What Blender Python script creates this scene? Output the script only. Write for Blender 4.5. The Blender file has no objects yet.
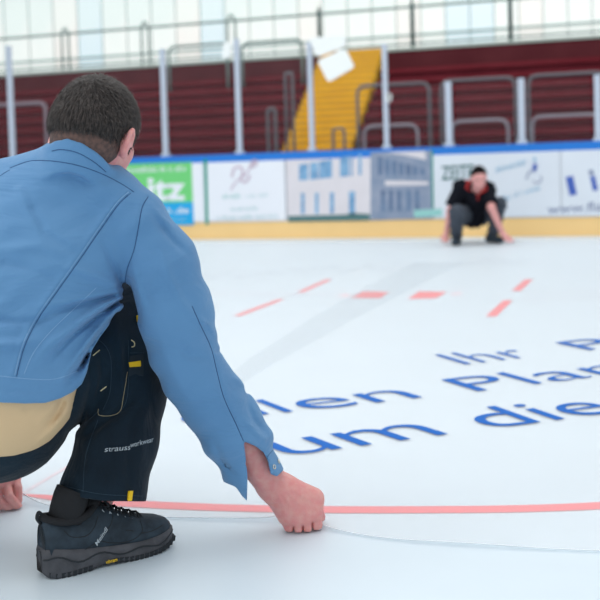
import bpy, math, random
import numpy as np
from mathutils import Vector, Matrix
from mathutils.bvhtree import BVHTree
random.seed(7); rng = np.random.default_rng(7)
COL = bpy.context.scene.collection
D2R = math.pi/180

# ------------------------------------------------------------------ camera
CH, CF, PITCH, ROLL, OY = 0.80, 1053.0, 2.3*D2R, 0.030, -87.2
cam_data = bpy.data.cameras.new('camera'); cam = bpy.data.objects.new('camera', cam_data); COL.objects.link(cam)
cam_data.sensor_width = 36; cam_data.sensor_fit = 'HORIZONTAL'
cam_data.lens = CF/600*36; cam_data.shift_y = OY/600
cam_data.clip_start = 0.05; cam_data.clip_end = 200
YAW = math.atan2(0.312, 0.950)          # the boards run along world x; the camera looks a little to their left
HD = Vector((-math.sin(YAW), math.cos(YAW), 0)); HR = Vector((math.cos(YAW), math.sin(YAW), 0))   # level view direction and its right
fw = HD*math.cos(PITCH) - Vector((0, 0, math.sin(PITCH))); up0 = HD*math.sin(PITCH) + Vector((0, 0, math.cos(PITCH))); rt0 = HR
rt = rt0*math.cos(ROLL) - up0*math.sin(ROLL); up = up0*math.cos(ROLL) + rt0*math.sin(ROLL)
cam.matrix_world = Matrix(((rt.x, up.x, -fw.x, 0), (rt.y, up.y, -fw.y, 0), (rt.z, up.z, -fw.z, CH), (0, 0, 0, 1)))
bpy.context.scene.camera = cam
cam_data.dof.use_dof = True; cam_data.dof.focus_distance = 2.2; cam_data.dof.aperture_fstop = 4.2
CO = Vector((0, 0, CH))

def ray(px, py): return (rt*((px-300)/CF) - up*((py-300-OY)/CF) + fw)
def P(px, py, Y):                       # the point of the place seen at px, py that stands Y metres away
    d = ray(px, py); return CO + d*(Y/d.dot(HD))
def G(px, py, z=0.0):                   # the point of the ice seen there
    d = ray(px, py); return CO + d*((z-CH)/d.z)
RT, UP, FW, CON = (np.array(v, dtype=np.float32) for v in (rt, up, fw, CO))
def proj(Q):
    q = Q - CON; c = q@FW
    return 300 + CF*(q@RT)/c, 300 + OY - CF*(q@UP)/c
def proj1(v):
    a = proj(np.array([v], dtype=np.float32)); return float(a[0][0]), float(a[1][0])

# board frame: s along the boards (to the right), o behind them, z up
B0 = G(400, 237.5); BU = Vector((1, 0, 0)); BN = Vector((0, 1, 0))
def W(s, o, z): return Vector((B0.x, B0.y, 0)) + BU*s + BN*o + Vector((0, 0, z))
def BP(px, py, o=0.0):                  # (s, z) where the sight line meets the plane o metres behind the boards
    d = ray(px, py); p0 = Vector((B0.x, B0.y, 0)) + BN*o
    t = (p0-CO).dot(BN)/d.dot(BN); q = CO + d*t
    return (q-p0).dot(BU), q.z

# ------------------------------------------------------------------ materials
def mat(name, col, rough=0.6, metal=0.0, bump=0.0, bscale=80, var=0.0, vscale=6, col2=None, spec=0.5, sss=0.0, stretch=None, emit=None, sheen=0.0, transm=0.0):
    m = bpy.data.materials.new(name); m.use_nodes = True; nt = m.node_tree; b = nt.nodes['Principled BSDF']
    c = tuple(col)+(1,) if len(col) == 3 else col
    b.inputs['Base Color'].default_value = c; b.inputs['Roughness'].default_value = rough; b.inputs['Metallic'].default_value = metal
    b.inputs['Specular IOR Level'].default_value = spec
    if sss: b.inputs['Subsurface Weight'].default_value = sss; b.inputs['Subsurface Radius'].default_value = (0.01, 0.004, 0.002); b.inputs['Subsurface Scale'].default_value = 1
    if sheen: b.inputs['Sheen Weight'].default_value = sheen; b.inputs['Sheen Roughness'].default_value = 0.5
    if emit: b.inputs['Emission Color'].default_value = tuple(emit[:3])+(1,); b.inputs['Emission Strength'].default_value = emit[3]
    tc = nt.nodes.new('ShaderNodeTexCoord'); src = tc.outputs['Object']
    if stretch:
        mp = nt.nodes.new('ShaderNodeMapping'); mp.inputs['Scale'].default_value = stretch; nt.links.new(src, mp.inputs['Vector']); src = mp.outputs['Vector']
    if var or col2:
        n = nt.nodes.new('ShaderNodeTexNoise'); n.inputs['Scale'].default_value = vscale; n.inputs['Detail'].default_value = 4; nt.links.new(src, n.inputs['Vector'])
        r = nt.nodes.new('ShaderNodeValToRGB'); r.color_ramp.elements[0].position = 0.35; r.color_ramp.elements[1].position = 0.65
        c2 = tuple(col2)+(1,) if col2 else tuple(max(0, x*(1-var)) for x in c[:3])+(1,)
        r.color_ramp.elements[0].color = c2; r.color_ramp.elements[1].color = c
        nt.links.new(n.outputs['Fac'], r.inputs['Fac']); nt.links.new(r.outputs['Color'], b.inputs['Base Color'])
    if bump:
        n2 = nt.nodes.new('ShaderNodeTexNoise'); n2.inputs['Scale'].default_value = bscale; n2.inputs['Detail'].default_value = 5; nt.links.new(src, n2.inputs['Vector'])
        bp = nt.nodes.new('ShaderNodeBump'); bp.inputs['Strength'].default_value = bump; bp.inputs['Distance'].default_value = 0.002
        nt.links.new(n2.outputs['Fac'], bp.inputs['Height']); nt.links.new(bp.outputs['Normal'], b.inputs['Normal'])
    return m
def hexc(r, g, b):                      # sRGB 0..255 to linear
    f = lambda v: (v/255/12.92) if v/255 <= 0.04045 else ((v/255+0.055)/1.055)**2.4
    return (f(r), f(g), f(b))
M = {}
M['ice'] = mat('ice', hexc(214, 228, 237), 0.42, bump=0.25, bscale=14, var=0.03, vscale=3, spec=0.5)
M['ice_red'] = mat('ice_red', hexc(246, 30, 58), 0.5)
M['ice_red_far'] = mat('ice_red_far', hexc(244, 30, 50), 0.5)
M['ice_pink'] = mat('ice_pink', hexc(240, 200, 210), 0.5)
M['ice_grey'] = mat('ice_grey', hexc(186, 200, 214), 0.5)
M['letter_blue'] = mat('letter_blue', hexc(0, 98, 188), 0.6, spec=0.2)
M['board_white'] = mat('board_white', hexc(226, 234, 244), 0.4, var=0.04, vscale=2)
M['kick_yellow'] = mat('kick_yellow', hexc(255, 214, 146), 0.45, var=0.05, vscale=2)
M['cap_blue'] = mat('cap_blue', hexc(0, 120, 214), 0.4)
M['ad_green'] = mat('ad_green', hexc(112, 212, 124), 0.45)
M['ad_cyan'] = mat('ad_cyan', hexc(0, 168, 230), 0.45)
M['ad_white'] = mat('ad_white', hexc(238, 242, 250), 0.45)
M['ad_teal'] = mat('ad_teal', hexc(0, 150, 130), 0.45)
M['ad_tealpale'] = mat('ad_tealpale', hexc(150, 208, 204), 0.5)
M['ad_tealfaint'] = mat('ad_tealfaint', hexc(190, 218, 222), 0.5)
M['ad_mauve'] = mat('ad_mauve', hexc(196, 172, 190), 0.5)
M['ad_cream'] = mat('ad_cream', hexc(226, 222, 228), 0.5, var=0.05, vscale=5)
M['ad_window'] = mat('ad_window', hexc(96, 146, 192), 0.5, col2=hexc(140, 186, 220), vscale=9)
M['ad_slate'] = mat('ad_slate', hexc(128, 146, 172), 0.5, col2=hexc(150, 160, 182), vscale=6)
M['ad_slatedark'] = mat('ad_slatedark', hexc(84, 108, 142), 0.5, col2=hexc(104, 132, 166), vscale=9)
M['ad_green_dark'] = mat('ad_green_dark', hexc(78, 120, 122), 0.5)
M['ad_sky'] = mat('ad_sky', hexc(160, 200, 226), 0.5)
M['ad_navy'] = mat('ad_navy', hexc(62, 96, 184), 0.5)
M['ad_grey'] = mat('ad_grey', hexc(140, 152, 180), 0.5)
M['post_white'] = mat('post_white', hexc(192, 204, 220), 0.4)
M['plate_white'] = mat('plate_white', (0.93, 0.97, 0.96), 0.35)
M['tube_grey'] = mat('tube_grey', hexc(96, 98, 104), 0.55)
M['tube_low'] = mat('tube_low', hexc(134, 130, 140), 0.5)
M['tube_green'] = mat('tube_green', hexc(122, 148, 144), 0.5, metal=0.0)
M['tube_dark'] = mat('tube_dark', hexc(76, 100, 98), 0.5, metal=0.0)
M['red_riser'] = mat('red_riser', hexc(84, 20, 32), 0.6, col2=hexc(94, 26, 38), vscale=4, spec=0.1)
M['red_bench'] = mat('red_bench', hexc(104, 24, 36), 0.5, col2=hexc(116, 40, 50), vscale=3, stretch=(1, 1, 6), spec=0.1)
M['red_wall'] = mat('red_wall', hexc(82, 30, 38), 0.6, col2=hexc(92, 40, 46), vscale=2, spec=0.1)
M['stair_yellow'] = mat('stair_yellow', hexc(240, 192, 20), 0.5, spec=0.2, col2=hexc(230, 178, 16), vscale=5)
M['stair_gold'] = mat('stair_gold', hexc(176, 132, 26), 0.5)
M['dark'] = mat('dark', hexc(40, 40, 42), 0.7)
M['sill'] = mat('sill', hexc(168, 186, 178), 0.6)
M['concrete'] = mat('concrete', hexc(150, 152, 150), 0.8)
# person
def creases(m, sc_, dist, st):
    nt = m.node_tree; b = nt.nodes['Principled BSDF']; tc = nt.nodes.new('ShaderNodeTexCoord'); mp = nt.nodes.new('ShaderNodeMapping'); mp.inputs['Scale'].default_value = st; mp.inputs['Rotation'].default_value = (0.3, 0.5, 0.2)
    nt.links.new(tc.outputs['Object'], mp.inputs['Vector']); n = nt.nodes.new('ShaderNodeTexNoise'); n.inputs['Scale'].default_value = sc_; n.inputs['Detail'].default_value = 3; n.inputs['Distortion'].default_value = 0.8
    nt.links.new(mp.outputs[0], n.inputs['Vector']); bp = nt.nodes.new('ShaderNodeBump'); bp.inputs['Strength'].default_value = 0.8; bp.inputs['Distance'].default_value = dist
    nt.links.new(n.outputs['Fac'], bp.inputs['Height'])
    old = b.inputs['Normal'].links[0].from_node if b.inputs['Normal'].links else None
    if old: nt.links.new(bp.outputs['Normal'], old.inputs['Normal'])
    else: nt.links.new(bp.outputs['Normal'], b.inputs['Normal'])
M['denim'] = mat('jacket_blue', hexc(98, 146, 190), 0.75, bump=0.35, bscale=900, col2=hexc(91, 139, 184), vscale=5, spec=0.25, sheen=0.15)
M['seam'] = mat('seam', hexc(44, 84, 128), 0.8)
M['seam_light'] = mat('seam_light', hexc(140, 178, 214), 0.8)
M['trouser'] = mat('trouser', hexc(18, 40, 54), 0.8, bump=0.4, bscale=700, col2=hexc(12, 28, 40), vscale=6, spec=0.2, sheen=0.08)
M['trouser_black'] = mat('trouser_black', hexc(12, 20, 26), 0.85, spec=0.2)
creases(M['denim'], 9, 0.014, (0.5, 1.0, 1.6)); creases(M['trouser'], 12, 0.014, (1.2, 1.0, 0.6))
M['beige'] = mat('beige', hexc(218, 188, 148), 0.85, bump=0.3, bscale=800, spec=0.2)
M['skin'] = mat('skin', hexc(224, 164, 158), 0.5, bump=0.5, bscale=260, col2=hexc(222, 148, 146), vscale=60, sss=0.25, spec=0.35)
M['hair'] = mat('hair', hexc(44, 38, 36), 0.5, bump=0.6, bscale=260, col2=hexc(30, 26, 26), vscale=60, spec=0.3)
M['hair_strand'] = mat('hair_strand', hexc(66, 57, 53), 0.45, col2=hexc(32, 28, 28), vscale=120, spec=0.5)
M['stubble'] = mat('stubble', hexc(104, 78, 70), 0.7, bump=0.6, bscale=600, col2=hexc(76, 58, 54), vscale=120)
M['yellow_tag'] = mat('yellow_tag', hexc(240, 196, 20), 0.6)
M['thread'] = mat('thread', hexc(226, 214, 170), 0.6)
M['thread_grey'] = mat('thread_grey', hexc(176, 188, 196), 0.6)
M['shoe'] = mat('shoe_upper', hexc(52, 66, 78), 0.75, bump=0.5, bscale=500, col2=hexc(38, 49, 58), vscale=30, spec=0.3)
M['sole'] = mat('shoe_sole', hexc(82, 84, 90), 0.7, bump=0.4, bscale=300, col2=hexc(62, 64, 70), vscale=25)
M['rubber'] = mat('rubber', hexc(36, 42, 48), 0.8)
M['sock'] = mat('sock', hexc(30, 32, 36), 0.95, bump=0.6, bscale=500)
M['lace'] = mat('lace', hexc(30, 36, 42), 0.8)
M['metal'] = mat('snap_metal', hexc(216, 214, 204), 0.25, metal=0.9)
M['shirt_black'] = mat('shirt_black', hexc(24, 26, 34), 0.9, spec=0.1)
M['red_trim'] = mat('red_trim', hexc(190, 48, 48), 0.7)
M['grey_trouser'] = mat('grey_trouser', hexc(62, 70, 82), 0.85)
M['skin_far'] = mat('skin_far', hexc(222, 160, 156), 0.6)
M['black_hair'] = mat('black_hair', hexc(18, 16, 18), 0.8, spec=0.1)
M['eye'] = mat('eye', hexc(230, 230, 228), 0.3)
M['lip'] = mat('lip', hexc(176, 100, 98), 0.5)
def mix_transparent(name, col, alpha, rough=0.5):
    m = bpy.data.materials.new(name); m.use_nodes = True; nt = m.node_tree; nt.nodes.clear()
    o = nt.nodes.new('ShaderNodeOutputMaterial'); mx = nt.nodes.new('ShaderNodeMixShader'); t = nt.nodes.new('ShaderNodeBsdfTransparent')
    p = nt.nodes.new('ShaderNodeBsdfPrincipled'); p.inputs['Base Color'].default_value = tuple(col)+(1,); p.inputs['Roughness'].default_value = rough
    mx.inputs[0].default_value = alpha; nt.links.new(t.outputs[0], mx.inputs[1]); nt.links.new(p.outputs[0], mx.inputs[2]); nt.links.new(mx.outputs[0], o.inputs[0])
    return m
M['sheet'] = mix_transparent('sheet_mesh', hexc(246, 248, 250), 0.34, 0.5)
M['sheet_band'] = mix_transparent('sheet_overlap', hexc(200, 208, 214), 0.13, 0.6)
M['glass'] = mix_transparent('glass', hexc(228, 240, 242), 0.012, 0.05)

# ------------------------------------------------------------------ object helpers
def setp(o, label=None, cat=None, group=None, kind=None):
    if label: o['label'] = label
    if cat: o['category'] = cat
    if group: o['group'] = group
    if kind: o['kind'] = kind
    return o
def empty(name, loc, label, cat, group=None):
    o = bpy.data.objects.new(name, None); COL.objects.link(o); o.location = loc; o.empty_display_size = 0.1
    return setp(o, label, cat, group)
def meshobj(name, verts, faces, m, parent=None, smooth=False, origin=None, mats=None, fmat=None):
    V = [Vector(v) for v in verts]
    if parent is not None:
        org = Vector((0, 0, 0)); p = parent
        while p is not None: org += p.location; p = p.parent
    elif origin is not None: org = Vector(origin)
    else:
        xs = [v.x for v in V]; ys = [v.y for v in V]; zs = [v.z for v in V]
        org = Vector(((min(xs)+max(xs))/2, (min(ys)+max(ys))/2, min(zs)))
    me = bpy.data.meshes.new(name); me.from_pydata([tuple(v-org) for v in V], [], [tuple(int(i) for i in f) for f in faces]); me.update()
    for mm in (mats or [m]): me.materials.append(mm)
    if smooth: me.polygons.foreach_set('use_smooth', [True]*len(me.polygons))
    if fmat is not None: me.polygons.foreach_set('material_index', list(fmat))
    o = bpy.data.objects.new(name, me); COL.objects.link(o)
    if parent is not None: o.parent = parent
    else: o.location = org
    return o
class MB:
    def __init__(s): s.v = []; s.f = []
    def add(s, v, f):
        n = len(s.v); s.v += [Vector(x) for x in v]; s.f += [tuple(i+n for i in q) for q in f]; return s
    def hexa(s, c):   # eight corners: bottom ring then top ring
        return s.add(c, [(3,2,1,0),(4,5,6,7),(0,1,5,4),(1,2,6,5),(2,3,7,6),(3,0,4,7)])
    def bbox(s, s0, s1, o0, o1, z0, z1):   # box in the board frame
        return s.hexa([W(s0,o0,z0),W(s1,o0,z0),W(s1,o1,z0),W(s0,o1,z0),W(s0,o0,z1),W(s1,o0,z1),W(s1,o1,z1),W(s0,o1,z1)])
    def tube(s, pts, r, n=8, closed=False, cap=True, rr=None):
        pts = [Vector(p) for p in pts]; N = len(pts); rings = []; prev = None
        for i, p in enumerate(pts):
            if closed: t = (pts[(i+1)%N]-pts[i-1])
            else: t = pts[min(i+1, N-1)]-pts[max(i-1, 0)]
            t = t.normalized() if t.length > 1e-9 else Vector((0,0,1))
            if prev is None: a = t.orthogonal().normalized()
            else:
                a = prev - t*prev.dot(t); a = a.normalized() if a.length > 1e-6 else t.orthogonal().normalized()
            prev = a; b = t.cross(a); R = rr[i] if rr else r
            rings.append([p + (a*math.cos(2*math.pi*k/n)+b*math.sin(2*math.pi*k/n))*R for k in range(n)])
        v = [x for rg in rings for x in rg]; f = []
        for i in range(N if closed else N-1):
            for k in range(n):
                j = (i+1) % N; f.append((i*n+k, i*n+(k+1)%n, j*n+(k+1)%n, j*n+k))
        if cap and not closed: f.append(tuple(range(n-1, -1, -1))); f.append(tuple((N-1)*n+k for k in range(n)))
        return s.add(v, f)
    def build(s, name, m, parent=None, smooth=False, origin=None): return meshobj(name, s.v, s.f, m, parent, smooth, origin)
def fillet(pts, r, n=5):
    pts = [Vector(p) for p in pts]; out = [pts[0]]
    for i in range(1, len(pts)-1):
        a = (pts[i-1]-pts[i]); b = (pts[i+1]-pts[i]); q = min(r, a.length*0.45, b.length*0.45)
        p0 = pts[i]+a.normalized()*q; p1 = pts[i]+b.normalized()*q
        for k in range(n+1):
            t = k/n; out.append(p0*(1-t)**2 + pts[i]*2*t*(1-t) + p1*t*t)
    return out+[pts[-1]]
def text2d(s, bold=0.0, depth=0.0):
    c = bpy.data.curves.new('t', 'FONT'); c.body = s; c.size = 1.0; c.resolution_u = 5; c.offset = bold
    o = bpy.data.objects.new('t', c); COL.objects.link(o); bpy.context.view_layer.update()
    me = bpy.data.meshes.new_from_object(o.evaluated_get(bpy.context.evaluated_depsgraph_get()))
    v = [(p.co.x, p.co.y) for p in me.vertices]; f = [tuple(q.vertices) for q in me.polygons]
    bpy.data.objects.remove(o); bpy.data.curves.remove(c); bpy.data.meshes.remove(me)
    return v, f
def text_map(s, fn, name, m, parent, bold=0.0):
    v, f = text2d(s, bold)
    return meshobj(name, [fn(x, y) for x, y in v], f, m, parent)

# ------------------------------------------------------------------ implicit surfaces
def arr(v): return np.array(v, dtype=np.float32)
def rc(Q, a, b, ra, rb):
    a = arr(a); b = arr(b); ab = b-a; L = float(ab@ab)+1e-9
    t = np.clip(((Q-a)@ab)/L, 0, 1); d = Q-(a+t[:, None]*ab)
    return np.sqrt((d*d).sum(1)) - (ra+(rb-ra)*t)
def chain(Q, pts, k=0.0):
    d = None
    for (a, ra), (b, rb) in zip(pts[:-1], pts[1:]):
        e = rc(Q, a, b, ra, rb); d = e if d is None else (np.minimum(d, e) if k == 0 else smin(d, e, k))
    return d
def ell(Q, c, r, R=None):
    q = Q-arr(c)
    if R is not None: q = q@arr(R)      # columns of R: local axes
    r = arr(r); k0 = np.sqrt(((q/r)**2).sum(1))+1e-9; k1 = np.sqrt(((q/(r*r))**2).sum(1))+1e-9
    return k0*(k0-1)/k1
def smin(a, b, k):
    h = np.clip(0.5+0.5*(b-a)/k, 0, 1); return b+(a-b)*h - k*h*(1-h)
def smax(a, b, k): return -smin(-a, -b, k)
def pldist(px, py, pts):                # distance in picture units to a polyline, and how far along it
    best = np.full(px.shape, 1e9, dtype=np.float32); tt = np.zeros_like(best)
    n = len(pts)-1
    for i in range(n):
        ax, ay = pts[i][:2]; bx, by = pts[i+1][:2]; dx, dy = bx-ax, by-ay; L = dx*dx+dy*dy+1e-9
        t = np.clip(((px-ax)*dx+(py-ay)*dy)/L, 0, 1); d = np.hypot(px-ax-t*dx, py-ay-t*dy)
        m = d < best; best = np.where(m, d, best); tt = np.where(m, (i+t)/n, tt)
    return best, tt
def ridge(px, py, pts, amp, w, taper=(0.3, 0.3)):
    d, t = pldist(px, py, pts); e = np.exp(-(d/w)**2)
    if taper: e = e*np.clip(t/max(taper[0], 1e-3)+0.15, 0, 1)*np.clip((1-t)/max(taper[1], 1e-3), 0, 1)
    return amp*e
def poly_sd(px, py, pts):               # signed distance (picture units) to a polygon, negative inside
    d, _ = pldist(px, py, list(pts)+[pts[0]]); ins = np.zeros(px.shape, bool); n = len(pts)
    for i in range(n):
        x0, y0 = pts[i]; x1, y1 = pts[(i+1) % n]
        if y0 == y1: continue
        c = ((y0 > py) != (y1 > py)) & (px < (x1-x0)*(py-y0)/(y1-y0)+x0); ins ^= c
    return np.where(ins, -d, d)
def axis(a, b, h, fine=()):
    xs = [a]
    while xs[-1] < b:
        x = xs[-1]; st = h
        for (f0, f1, fh) in fine:
            if f0 <= x <= f1: st = min(st, fh)
        xs.append(x+st)
    while (len(xs)-1) % 4: xs.append(xs[-1]+h)
    return np.array(xs, dtype=np.float32)
def nets(fn, xs, ys, zs, smooth=1):
    nx, ny, nz = len(xs), len(ys), len(zs)
    X, Y, Z = np.meshgrid(xs[::4], ys[::4], zs[::4], indexing='ij')
    C = fn(np.stack([X.ravel(), Y.ravel(), Z.ravel()], 1)).reshape(X.shape)
    def upn(A):
        for ax in range(3): A = np.repeat(A, 4, axis=ax)
        return A[2:, 2:, 2:][:nx, :ny, :nz] if False else A
    # every fine node takes the coarse node nearest to it
    ix = np.minimum((np.arange(nx)+2)//4, C.shape[0]-1); iy = np.minimum((np.arange(ny)+2)//4, C.shape[1]-1); iz = np.minimum((np.arange(nz)+2)//4, C.shape[2]-1)
    D = C[np.ix_(ix, iy, iz)].astype(np.float32)
    def gaps(a): return np.abs(np.gradient(a))
    hmax = np.sqrt(gaps(xs)[:, None, None]**2+gaps(ys)[None, :, None]**2+gaps(zs)[None, None, :]**2)
    near = np.abs(D) < hmax*3.6+0.006
    I = np.argwhere(near)
    for s0 in range(0, len(I), 2000000):
        q = I[s0:s0+2000000]; D[q[:, 0], q[:, 1], q[:, 2]] = fn(np.stack([xs[q[:, 0]], ys[q[:, 1]], zs[q[:, 2]]], 1).astype(np.float32))
    S = D < 0
    mixed = np.zeros((nx-1, ny-1, nz-1), np.int8)
    for i in (0, 1):
        for j in (0, 1):
            for k in (0, 1): mixed += S[i:nx-1+i, j:ny-1+j, k:nz-1+k]
    cells = np.argwhere((mixed > 0) & (mixed < 8)); idx = np.full(mixed.shape, -1, np.int32)
    idx[cells[:, 0], cells[:, 1], cells[:, 2]] = np.arange(len(cells))
    acc = np.zeros((len(cells), 3)); cnt = np.zeros(len(cells))
    cor = [(i, j, k) for i in (0, 1) for j in (0, 1) for k in (0, 1)]
    for a in range(8):
        for b in range(a+1, 8):
            if sum(abs(cor[a][q]-cor[b][q]) for q in range(3)) != 1: continue
            A = cells+np.array(cor[a]); B = cells+np.array(cor[b])
            da = D[A[:, 0], A[:, 1], A[:, 2]]; db = D[B[:, 0], B[:, 1], B[:, 2]]
            m = (da < 0) != (db < 0); t = np.where(m, da/np.where(m, da-db, 1), 0)
            pa = np.stack([xs[A[:, 0]], ys[A[:, 1]], zs[A[:, 2]]], 1); pb = np.stack([xs[B[:, 0]], ys[B[:, 1]], zs[B[:, 2]]], 1)
            acc += np.where(m[:, None], pa+(pb-pa)*t[:, None], 0); cnt += m
    V = acc/np.maximum(cnt, 1)[:, None]; F = []
    def quads(sel, c0, c1, c2, c3, flip):
        q = np.stack([c0, c1, c2, c3], 1); q[flip] = q[flip][:, ::-1]; F.append(q[(q >= 0).all(1)])
    e = np.argwhere(S[:-1, 1:-1, 1:-1] != S[1:, 1:-1, 1:-1]); i, j, k = e[:, 0], e[:, 1]+1, e[:, 2]+1
    quads(e, idx[i, j-1, k-1], idx[i, j, k-1], idx[i, j, k], idx[i, j-1, k], ~S[i, j, k])
    e = np.argwhere(S[1:-1, :-1, 1:-1] != S[1:-1, 1:, 1:-1]); i, j, k = e[:, 0]+1, e[:, 1], e[:, 2]+1
    quads(e, idx[i-1, j, k-1], idx[i-1, j, k], idx[i, j, k], idx[i, j, k-1], ~S[i, j, k])
    e = np.argwhere(S[1:-1, 1:-1, :-1] != S[1:-1, 1:-1, 1:]); i, j, k = e[:, 0]+1, e[:, 1]+1, e[:, 2]
    quads(e, idx[i-1, j-1, k], idx[i, j-1, k], idx[i, j, k], idx[i-1, j, k], ~S[i, j, k])
    return V, np.concatenate(F)
def npobj(name, V, F, m, parent=None, smooth=True, mats=None, fmat=None):
    org = Vector((0, 0, 0)); p = parent
    while p is not None: org += p.location; p = p.parent
    me = bpy.data.meshes.new(name); me.vertices.add(len(V)); me.vertices.foreach_set('co', (V-np.array(org)).astype(np.float32).ravel())
    me.loops.add(F.size); me.loops.foreach_set('vertex_index', F.ravel().astype(np.int32)); me.polygons.add(len(F))
    me.polygons.foreach_set('loop_start', np.arange(0, F.size, 4, dtype=np.int32)); me.polygons.foreach_set('loop_total', np.full(len(F), 4, np.int32))
    me.polygons.foreach_set('use_smooth', np.ones(len(F), bool))
    for mm in (mats or [m]): me.materials.append(mm)
    if fmat is not None: me.polygons.foreach_set('material_index', fmat.astype(np.int32))
    me.update(calc_edges=True); me.validate()
    o = bpy.data.objects.new(name, me); COL.objects.link(o)
    if parent is not None: o.parent = parent
    return o
def bvh(V, F): return BVHTree.FromPolygons([tuple(v) for v in V.tolist()], [tuple(f) for f in F.tolist()])
def hit(tree, px, py, lift=0.0008, fallback=None):
    d = ray(px, py).normalized(); loc, nrm, i, dist = tree.ray_cast(CO, d)
    if loc is None: return fallback
    if nrm.dot(d) > 0: nrm = -nrm
    return loc+nrm*lift
def dense(pts, step=2.0):
    out = []
    for a, b in zip(pts[:-1], pts[1:]):
        n = max(1, int(math.hypot(b[0]-a[0], b[1]-a[1])/step))
        out += [(a[0]+(b[0]-a[0])*i/n, a[1]+(b[1]-a[1])*i/n) for i in range(n)]
    return out+[pts[-1]]
def spline(pts, n=8):
    out = []; q = [pts[0]]+list(pts)+[pts[-1]]
    for i in range(1, len(q)-2):
        p0, p1, p2, p3 = q[i-1:i+3]
        for k in range(n):
            t = k/n; out.append(tuple(0.5*((2*p1[c])+(-p0[c]+p2[c])*t+(2*p0[c]-5*p1[c]+4*p2[c]-p3[c])*t*t+(-p0[c]+3*p1[c]-3*p2[c]+p3[c])*t**3) for c in range(len(p1))))
    return out+[tuple(pts[-1])]
def on_surface(tree, pts, r, name, m, parent, lift=0.0004, n=6):
    q = [hit(tree, x, y, lift) for x, y in dense(spline(pts, 6), 1.5)]; q = [p for p in q if p is not None]
    runs = [[q[0]]]
    for p in q[1:]:
        if (p-runs[-1][-1]).length < 0.03: runs[-1].append(p)
        else: runs.append([p])
    b = MB()
    for rn in runs:
        if len(rn) > 2: b.tube(rn, r, n)
    if b.v: return b.build(name, m, parent, True)
def patch(tree, poly, name, m, parent, lift=0.0015, thick=0.0012):
    top = [hit(tree, x, y, lift+thick) for x, y in poly]; bot = [hit(tree, x, y, -0.002) for x, y in poly]
    if any(p is None for p in top+bot): return
    n = len(poly); return meshobj(name, top+bot, [tuple(range(n))]+[(i, i+n, (i+1)%n+n, (i+1)%n) for i in range(n)], m, parent)
# ================================================================== SETTING
def structure(o): o['kind'] = 'structure'; return o
fl = MB(); fl.add([(-32, -8, 0), (28, -8, 0), (28, 32, 0), (-32, 32, 0)], [(0, 1, 2, 3)])
floor = structure(fl.build('floor', M['ice'], origin=(0, 0, 0)))
def flat(name, polys, m, parent, z):
    v = []; f = []
    for p in polys:
        n = len(v); v += [(q[0], q[1], z) for q in p]; f.append(tuple(range(n, n+len(p))))
    return meshobj(name, v, f, m, parent)
def ribbon(name, pts, w, m, parent, z):
    v = []; f = []
    for i, p in enumerate(pts):
        t = (pts[min(i+1, len(pts)-1)]-pts[max(i-1, 0)]).normalized(); n = Vector((-t.y, t.x, 0))
        ww = w[i] if isinstance(w, list) else w
        v += [(p.x+n.x*ww/2, p.y+n.y*ww/2, z), (p.x-n.x*ww/2, p.y-n.y*ww/2, z)]
        if i: f.append((2*i-2, 2*i-1, 2*i+1, 2*i))
    return meshobj(name, v, f, m, parent)
# the red circle line, thin in the foreground
arc = [G(x, y) for x, y in spline([(24, 495.0), (80, 500.5), (160, 505.5), (240, 508.5), (330, 510), (430, 510), (520, 509), (600, 506), (700, 499)], 8)]
ribbon('circle_line', arc, [0.008+0.042*min(1, i/7) for i in range(len(arc))], M['ice_red'], floor, 0.0012)
ribbon('pink_line', [G(22, 494), G(76, 462), G(100, 449)], 0.010, M['ice_pink'], floor, 0.0010)
# hash marks beside the face-off spot
for a, b, w in (((237, 316), (281, 299.5), 0.045), ((300, 292.5), (329, 279.5), 0.045), ((491, 316.5), (508, 300.5), 0.055), ((516, 291), (529, 279.5), 0.055)):
    ribbon('hash_mark', [G(*a), G(*b)], w, M['ice_red_far'], floor, 0.0012)
# the face-off spot: two red bars with thin points either side
flat('face_off_spot', [[G(351, 298), G(380, 298.5), G(389, 292), G(363, 291.5)]], M['ice_red_far'], floor, 0.0012)
flat('face_off_spot', [[G(408, 299), G(436, 298.5), G(447, 292), G(419, 291.5)]], M['ice_red_far'], floor, 0.0012)
flat('face_off_edge', [[G(336, 295.5), G(346, 293.6), G(352, 295.5), G(346, 297)], [G(450, 293.2), G(462, 292.2), G(462, 294.4), G(453, 295.8)]], M['ice_pink'], floor, 0.0012)
# pale far lines: centre line of the spot and the greyish, unreadable writing far out on the ice
ribbon('grey_line', [G(203, 293.5), G(335, 294.5)], 0.14, mat('ice_faint', hexc(214, 222, 232), 0.4), floor, 0.0007)
ribbon('grey_line', [G(520, 299.5), G(640, 297)], 0.04, mat('ice_faint_line', hexc(214, 214, 224), 0.4), floor, 0.0007)
ribbon('grey_line', [G(520, 292.5), G(640, 291)], 0.04, mat('ice_faint_line', hexc(214, 214, 224), 0.4), floor, 0.0007)
polys = []
for i in range(44):
    x = 196+i*7.6+rng.uniform(-1.5, 1.5); y = 276-0.048*(x-196)+rng.uniform(-3.2, 3.2)
    if 430 < x < 452: continue
    l = rng.uniform(3.5, 7); polys.append([G(x, y), G(x+l, y-1.2), G(x+l+0.8, y+0.1), G(x+1, y+1.3)])
flat('faded_lettering', polys, M['ice_grey'], floor, 0.0008)

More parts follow.
